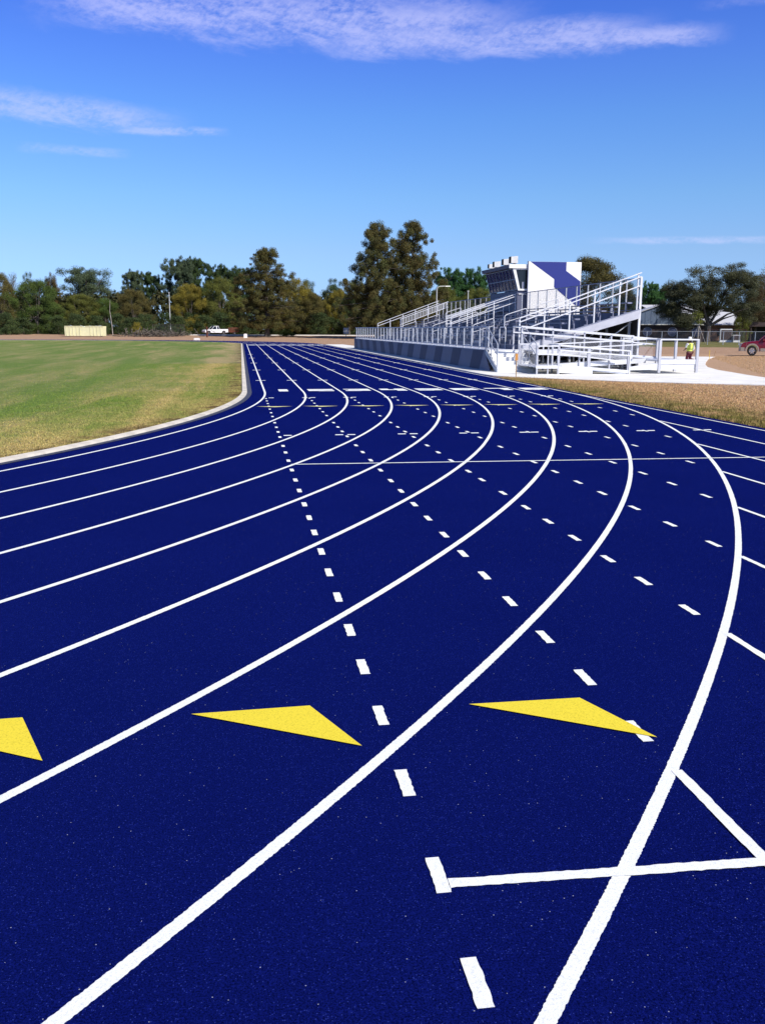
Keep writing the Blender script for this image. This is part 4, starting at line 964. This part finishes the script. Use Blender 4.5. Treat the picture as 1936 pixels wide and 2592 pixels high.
# ------------------------------------------------------------------ trees
def leaf_mesh(name, clumps, per, size, seed, flat=.6, down=0.0):
    """clumps: list of (x,y,z,r,tone,warm); cards scattered through each clump"""
    rng = np.random.default_rng(seed); P = []; T = []; Wm = []; N = []
    for (x, y, z, r, tn, wm) in clumps:
        n = max(4, int(per*(r**1.6)))
        d = rng.normal(size=(n, 3)); d /= np.linalg.norm(d, axis=1)[:, None]; q = r*rng.uniform(.15, 1.22, n)**.75
        p = d*q[:, None]*np.array([1, 1, flat])+np.array([x, y, z]); P.append(p)
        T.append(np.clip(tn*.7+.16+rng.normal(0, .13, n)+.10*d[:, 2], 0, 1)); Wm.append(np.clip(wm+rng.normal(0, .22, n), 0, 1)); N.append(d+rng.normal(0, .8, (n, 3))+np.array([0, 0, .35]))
    P = np.concatenate(P); T = np.concatenate(T); Wm = np.concatenate(Wm); N = np.concatenate(N); n = len(P)
    N /= np.linalg.norm(N, axis=1)[:, None]; A = np.cross(N, rng.normal(size=(n, 3))); A /= np.linalg.norm(A, axis=1)[:, None]; B = np.cross(N, A)
    s = size*rng.uniform(.5, 1.25, n)[:, None]; asp = rng.uniform(.35, .8, n)[:, None]
    V = np.stack([P-A*s, P-B*s*asp, P+A*s, P+B*s*asp], 1)
    if down: V[:, 0, 2] -= down*s[:, 0]
    me = bpy.data.meshes.new(name); me.vertices.add(4*n); me.vertices.foreach_set('co', V.reshape(-1).astype(np.float32))
    me.loops.add(4*n); me.loops.foreach_set('vertex_index', np.arange(4*n, dtype=np.int32)); me.polygons.add(n)
    me.polygons.foreach_set('loop_start', np.arange(0, 4*n, 4, dtype=np.int32)); me.polygons.foreach_set('loop_total', np.full(n, 4, dtype=np.int32))
    for nm, v in (('tone', T), ('warm', Wm)): a = me.attributes.new(nm, 'FLOAT', 'FACE'); a.data.foreach_set('value', v.astype(np.float32))
    me.materials.append(M_LEAF); me.update(); me.validate(); return me
PROTO = {}
def proto(kind, seed):
    """unit tree: 10 m tall, 10 m wide; returns (trunk mesh, crown mesh)"""
    key = (kind, seed)
    if key in PROTO: return PROTO[key]
    r_ = random.Random(seed*17+len(kind)); cl = []; tk = MB()
    def limb(a, b, r0, r1, sag=.3):
        a = Vector(a); b = Vector(b); mid = (a+b)/2+Vector((r_.uniform(-.2, .2), r_.uniform(-.2, .2), sag*r_.uniform(.3, 1))); tk.tube([a, mid, b], [r0, (r0+r1)/2, r1], 5, False)
    if kind == 'broad':
        tk.tube([(0, 0, -.3), (.05, 0, 1.5), (-.1, .1, 3.5), (0, 0, 5.5)], [.34, .26, .2, .12], 7)
        lob = [(r_.uniform(-2.2, 2.2), r_.uniform(-2, 2), r_.uniform(4.2, 7.2), r_.uniform(1.9, 2.9)) for _ in range(7)]+[(0, 0, 7.4, 2.2), (-2.8, 0, 3.6, 1.9), (2.8, .3, 3.4, 1.9)]
        for i in range(120):
            lx, ly, lz, lr = r_.choice(lob); d = Vector((r_.gauss(0, 1), r_.gauss(0, 1), r_.gauss(0, 1))).normalized()
            p = Vector((lx, ly, lz))+d*lr*r_.uniform(.55, 1.08); p.z = max(.9, min(9.6, p.z)); 
            cl.append((p.x, p.y, p.z, r_.uniform(.45, 1.05), r_.uniform(.2, .75), r_.uniform(0, .55)))
            if i % 7 == 0: limb((0, 0, r_.uniform(2, 5)), p, .1, .03)
        me = leaf_mesh('crown', cl, 900, .070, seed, .75)
    elif kind == 'bushy':      # skirts to the ground
        tk.tube([(0, 0, -.3), (0, 0, 5)], [.25, .1], 6)
        for i in range(130):
            a = r_.uniform(0, 2*PI); z = r_.uniform(.3, 9.3); rr = 4.4*math.sqrt(max(0, 1-((z-3.2)/6.3)**2))*r_.uniform(.55, 1.03)*(1+.18*math.sin(3*a+seed)+.1*math.sin(7*a))
            cl.append((rr*math.cos(a), rr*math.sin(a), z, r_.uniform(.5, 1.1), r_.uniform(.15, .75), r_.uniform(0, .5)))
            if i % 9 == 0: limb((0, 0, r_.uniform(1, 4)), cl[-1][:3], .08, .03)
        me = leaf_mesh('crown', cl, 900, .070, seed, .8)
    elif kind == 'cypress':    # tall cone of short drooping sprays, see-through at the edge
        tk.tube([(0, 0, -.3), (0, 0, .6), (0, 0, 3), (0, 0, 9.6)], [.42, .24, .18, .03], 8)
        for i in range(520):
            z = 1.3+8.4*r_.random()**1.15
            if z > 7 and r_.random() < .35: continue
            prof = min(1, (z-.5)/1.2)*4.3*((10-z)/8.8)**.56; a = r_.uniform(0, 2*PI); f = r_.uniform(.2, 1.0) if r_.random() < .85 else r_.uniform(1.0, 1.22); w_ = 1+.13*math.sin(z*3+a*2+seed)
            rr = prof*f*w_
            cl.append((rr*math.cos(a), rr*math.sin(a), z-.12*rr, r_.uniform(.20, .50)*(1.25-.3*f), r_.uniform(.1, .8), r_.uniform(.1, .95)))
            if i % 5 == 0: limb((0, 0, z-.2), cl[-1][:3], .05, .015, .1)
        me = leaf_mesh('crown', cl, 1700, .052, seed, .8, .6)
    elif kind == 'tufted':     # bare limbs, separate tufts high up
        tk.tube([(0, 0, -.3), (.1, 0, 3), (-.1, 0, 6), (.1, .1, 8.6)], [.22, .17, .12, .05], 6)
        for i in range(46):
            a = r_.uniform(0, 2*PI); z = r_.uniform(4.4, 9.4); rr = (3.9*math.sqrt(max(.05, 1-((z-6.6)/3.5)**2)))*r_.uniform(.35, 1.05)
            c = (rr*math.cos(a), rr*math.sin(a), z); limb((0, 0, z-r_.uniform(.8, 2)), c, .07, .02)
            for q in range(7): cl.append((c[0]+r_.gauss(0, .6), c[1]+r_.gauss(0, .6), c[2]+r_.gauss(0, .35), r_.uniform(.3, .62), r_.uniform(.15, .7), r_.uniform(0, .3)))
        me = leaf_mesh('crown', cl, 1000, .07, seed, .65)
    elif kind == 'bare':
        tk.tube([(0, 0, -.3), (0, 0, 4), (.2, 0, 7)], [.2, .14, .06], 6)
        for i in range(70):
            a = r_.uniform(0, 2*PI); z = r_.uniform(4, 9.8); rr = 3.8*math.sqrt(max(.05, 1-((z-6.2)/4)**2))*r_.uniform(.5, 1)
            c = Vector((rr*math.cos(a), rr*math.sin(a), z)); limb((0, 0, z-r_.uniform(1.5, 3)), c, .05, .012, .4)
            for q in range(3): limb(c*.75+Vector((0, 0, z*.12)), c+Vector((r_.gauss(0, .6), r_.gauss(0, .6), r_.gauss(.3, .4))), .02, .008, .1)
            cl.append((c.x, c.y, c.z, .7, r_.uniform(.3, .8), r_.uniform(.2, .9)))
        me = leaf_mesh('crown', cl, 40, .13, seed, .9)
    elif kind == 'oak':        # broad low crown on a heavy forked trunk
        tk.tube([(0, 0, -.3), (0, 0, .5), (.05, 0, 2.0)], [.44, .33, .30], 9)
        for b in ((-3.4, .3, 4.8), (-1.6, -1, 6.2), (1.9, .4, 6.4), (3.7, -.5, 4.2), (.3, 1.5, 7), (3.0, 1.0, 3.5)): limb((.05, 0, 1.9), b, .16, .04, .4)
        lob = [(-2.9, 0, 5.3, 1.8), (-1.2, -.5, 7.2, 2.1), (1.0, .2, 7.5, 2.2), (2.9, 0, 6.2, 1.9), (3.7, .3, 4.2, 1.3), (-3.7, .2, 3.9, 1.1), (0, 0, 5.4, 2.3), (-.3, .5, 3.8, 1.1), (2.2, -.6, 8.1, 1.3), (-2.6, -.9, 2.7, .8), (-3.4, .3, 6.3, 1.3), (3.6, 0, 7.2, 1.2), (1.2, -.8, 5.6, 1.6), (-1.6, -.8, 5.2, 1.5)]
        for i in range(420):
            lx, ly, lz, lr = r_.choice(lob); d = Vector((r_.gauss(0, 1), r_.gauss(0, 1), r_.gauss(0, 1))).normalized()
            p = Vector((lx, ly*1.6, lz))+d*lr*r_.uniform(.3, 1.1); p.z = max(1.9, min(9.8, p.z))
            cl.append((p.x, p.y, p.z, r_.uniform(.3, .75), r_.uniform(.1, .75), r_.uniform(0, .35)))
            if i % 6 == 0: limb((lx*.35, ly*.35, 3.2+lz*.15), p, .06, .02)
        me = leaf_mesh('crown', cl, 1000, .054, seed, .8)
    else:                      # low bush
        tk.tube([(0, 0, -.3), (0, 0, 4)], [.3, .1], 5)
        for i in range(46):
            a = r_.uniform(0, 2*PI); z = r_.uniform(.4, 8.6); rr = 4.6*math.sqrt(max(0, 1-(z/9.6)**2))*r_.uniform(.3, 1.05)
            cl.append((rr*math.cos(a), rr*math.sin(a), z, r_.uniform(.9, 1.9), r_.uniform(.1, .7), r_.uniform(0, .5)))
        me = leaf_mesh('crown', cl, 130, .19, seed, .8)
    o = tk.build('tmp', M_BARK); tm = o.data; tm.name = 'trunk'; bpy.data.objects.remove(o); PROTO[key] = (tm, me); return PROTO[key]
def tree(kind, seed, px, row, z, hw, col, label=None, group=None, warm=.6, cat='tree', name='tree', bark=None):
    x, y, g_ = at(px, z); H = hz(row, z, px)-g_; wd = 2*hw*z/FPX
    t = thing(name, label, cat, (x, y, g_), 0, group); tm, cm = proto(kind, seed); rz = random.Random(px*7+seed).uniform(0, 6.28) if kind != 'oak' else -.3
    sx = wd*{'cypress': .178, 'broad': .128, 'bushy': .130, 'tufted': .135, 'oak': .118}.get(kind, .115); sz = H/10
    for nm, me, c in (('trunk', tm, None), ('crown', cm, col)):
        o = bpy.data.objects.new(nm, me); C.objects.link(o); o.parent = t; o.scale = (sx, sx, sz); o.rotation_euler = (0, 0, rz)
        if c: o.color = (*c, warm)
        if nm == 'trunk' and kind == 'cypress': o.scale = (max(sx, 1.35), max(sx, 1.35), sz)
    return t
DG, MG, OL, YO, BR, GG, RU, PI_ = [tuple(2.0*v for v in c) for c in ( (.030, .048, .018), (.042, .068, .016), (.070, .078, .018), (.125, .105, .018), (.060, .045, .018), (.045, .062, .034), (.070, .062, .020), (.030, .070, .022))]
LT = [ # kind, seed, px, top row, z, half width px, colour, warm, label
 ('bushy', 1, 12, 686, 205, 34, RU, .7, 'rusty brown and green tree at the left edge of the picture'),
 ('bare', 1, 40, 690, 240, 26, BR, .8, 'bare grey-brown tree behind the leftmost trees'),
 ('broad', 2, 84, 684, 245, 26, GG, .3, 'thin grey-green tree top just right of the bare grey one'),
 ('bushy', 3, 98, 706, 196, 58, MG, .4, 'big green bushy tree left of the dumpster, leaves down to the ground'),
 ('broad', 4, 140, 676, 235, 22, BR, .7, 'narrow brownish tree left of the dark domed tree'),
 ('broad', 1, 226, 664, 238, 62, GG, .25, 'tall dark domed tree above and behind the dumpster'),
 ('bushy', 2, 206, 742, 205, 44, OL, .5, 'dull olive bushy tree directly behind the dumpster'),
 ('bushy', 1, 270, 752, 208, 34, MG, .3, 'green bushy tree with a pale leaning stem right of the dumpster'),
 ('bushy', 3, 342, 730, 200, 40, RU, .8, 'rust-orange bushy tree left of the tall pale pole'),
 ('tufted', 1, 346, 684, 240, 30, GG, .3, 'dark tufted tree rising behind the rust-orange one'),
 ('tufted', 2, 390, 688, 242, 26, DG, .2, 'loose tufted tree with sky showing through, left of the pale pole'),
 ('broad', 4, 305, 724, 250, 26, DG, .2, 'low dark tree at the dip in the skyline left of the tufted trees'),
 ('tufted', 3, 462, 648, 240, 40, GG, .15, 'tall airy tufted tree with a double head above the white pickup'),
 ('tufted', 1, 506, 652, 243, 34, DG, .15, 'dark tufted tree right of the double-headed airy one'),
 ('tufted', 2, 552, 668, 245, 28, DG, .15, 'medium tufted tree between the airy tree and the lone cypress'),
 ('tufted', 3, 606, 672, 247, 34, DG, .2, 'low dark tufted tree touching the left side of the lone cypress'),
 ('bushy', 2, 484, 716, 207, 40, YO, .6, 'yellow-olive bushy tree behind the white pickup'),
 ('bushy', 3, 560, 700, 209, 52, OL, .4, 'wide olive-green bushy tree between the white pickup and the lone cypress'),
 ('cypress', 1, 677, 623, 178, 66, (.098, .104, .036), .75, 'lone tall rusty cypress with a thick trunk, right of the white pickup'),
 ('bushy', 1, 748, 700, 205, 42, YO, .5, 'yellow-tinged bushy tree close right of the lone cypress'),
 ('bushy', 2, 792, 738, 203, 34, RU, .7, 'orange brown bushy tree midway between the lone cypress and the twin cypresses'),
 ('broad', 3, 776, 700, 245, 36, GG, .2, 'grey-green tree top behind the orange-brown one'),
 ('broad', 2, 846, 700, 242, 42, DG, .2, 'dark green tree top left of the twin cypresses'),
 ('bushy', 3, 858, 730, 206, 30, YO, .4, 'small yellow-green bushy tree in front of the dark green tree top'),
 ('broad', 1, 884, 742, 190, 36, DG, .4, 'dark spreading tree beside the far end of the grandstand'),
 ('cypress', 2, 955, 560, 168, 66, (.092, .106, .040), .7, 'left of the two tallest cypresses behind the grandstand'),
 ('cypress', 3, 1042, 556, 171, 66, (.098, .106, .040), .8, 'right of the two tallest cypresses behind the grandstand'),
 ('tufted', 4, 1134, 676, 230, 36, PI_, .05, 'left of two bright green pines between the cypresses and the press box'),
 ('tufted', 5, 1196, 678, 232, 38, PI_, .05, 'right of two bright green pines between the cypresses and the press box'),
 ('bushy', 2, 1122, 722, 205, 42, OL, .5, 'olive bushy tree under the left pine behind the grandstand'),
 ('bushy', 1, 1205, 726, 208, 44, OL, .4, 'olive bushy tree under the right pine behind the grandstand'),
 ('bushy', 2, 1486, 646, 150, 92, (.085, .078, .026), .7, 'brown-green spreading tree rising behind the blue and white end wall'),
 ('broad', 4, 1580, 696, 200, 34, DG, .4, 'dark tree top above the upper right end of the seats'),
 ('tufted', 5, 1634, 712, 205, 24, PI_, .1, 'small pine just right of the grandstand corner post'),
 ('tufted', 4, 1664, 716, 208, 26, PI_, .1, 'small pine above the ridge of the brick hall'),
 ('bushy', 3, 1640, 752, 215, 40, OL, .3, 'olive bushes behind the left slope of the blue-grey gable'),
 ('oak', 1, 1787, 660, 143, 106, (.090, .098, .056), .35, 'big spreading oak with a dark trunk in front of the brick buildings'),
 ('broad', 2, 1908, 690, 152, 46, (.088, .064, .034), .8, 'brownish tree right of the big live oak'),
 ('bare', 2, 1930, 664, 175, 34, BR, .8, 'bare grey tree top at the right edge of the picture'),
 ('bushy', 1, 1872, 790, 148, 18, OL, .3, 'small green bushy tree below the right side of the live oak'),
 ('broad', 1, 1975, 690, 165, 60, BR, .6, 'brown tree mostly outside the right edge of the picture'),
]
for k_, s_, px, row, z, hw, col, wm, lb in LT: tree(k_, s_, px, row, z, hw, col, lb, None, wm)
# staked sapling in front of the oak
x, y, g_ = at(1764, 128); t = thing('sapling', 'young tree held by slanting pale stakes in front of the live oak', 'young tree', (x, y, 0)); rnd = random.Random(2)
MB().tube([(x, y, 0), (x+.05, y, 3.4)], [.09, .05], 6).build('trunk', M_BARKL, t)
for a, b in ((-.75, .2), (.55, .1), (.9, -.5)): MB().tube([(x+a, y+b, 0), (x+a*.12, y, 2.3)], .035, 5).build('stake', M_BARKL, t)
o = bpy.data.objects.new('crown', leaf_mesh('crown', [(rnd.uniform(-.5, .5), rnd.uniform(-.5, .5), 3.4+rnd.uniform(-.7, .9), .45, .5, .2) for _ in range(16)], 90, .12, 5)); C.objects.link(o); o.parent = t; o.color = (*OL, .3)
x, y, g_ = at(287, 178); t = thing('dead_tree', 'thin leaning pale stem in front of the trees right of the dumpster', 'tree', (x, y, g_))
MB().tube([(x, y, g_-.1), (x-.1, y, 2.5), (x-.35, y, 5.0), (x-.2, y, hz(760, 178, 287))], [.09, .07, .05, .03], 5).build('trunk', M_BARKL, t)
# undergrowth along the foot of the wood: three recognisable sorts, each of its own group
BS = [('dark green shrub at the foot of the wood, left of the lone cypress', 'dark shrubs left of the lone cypress', DG, [(20, 788), (62, 800), (150, 796), (192, 790), (246, 794), (300, 790), (338, 800), (366, 790), (420, 788), (452, 796), (486, 786), (520, 794), (556, 786), (590, 792), (626, 790)]),
      ('dark green shrub at the foot of the wood, right of the lone cypress', 'dark shrubs right of the lone cypress', DG, [(706, 800), (742, 788), (770, 796), (806, 786), (842, 798), (872, 790), (905, 784), (940, 786), (985, 780), (1030, 784), (1080, 780), (1130, 776), (1180, 772), (1230, 775)])]
for lb, gp, col, L_ in BS:
    for i, (px, row) in enumerate(L_): tree('bush', 1+i % 3, px, row, (182 if px < 480 else 199)+(i*37 % 11), 27, col, lb, gp, .4, 'shrub', 'shrub')
tree('bush', 1, 726, 812, 181, 18, MG, 'rounded green shrub just right of the lone cypress trunk', None, .3, 'shrub', 'shrub')
tree('bush', 2, 347, 812, 176, 12, YO, 'small yellow-green shrub beside the brush pile', None, .3, 'shrub', 'shrub')
# the wood behind: one mass
rnd = random.Random(5); cl = []
for q in range(900):
    px = rnd.uniform(-260, 2250); z = rnd.uniform(214, 262); x, y, g_ = at(px, z)
    top = 8.6 if px < 1300 else 6.5
    cl.append((x, y, g_+rnd.uniform(0, top), rnd.uniform(1.6, 3.2), rnd.uniform(.1, .6), rnd.uniform(0, .6)))
o = bpy.data.objects.new('far_wood', leaf_mesh('far_wood', cl, 26, .55, 8)); C.objects.link(o); o.color = (.050, .056, .022, .4)
tag(o, 'dark mass of undergrowth and trunks behind the nearer trees', 'wood', None, 'stuff')
for o in bpy.data.objects:
    if 'loc' in o: del o['loc']
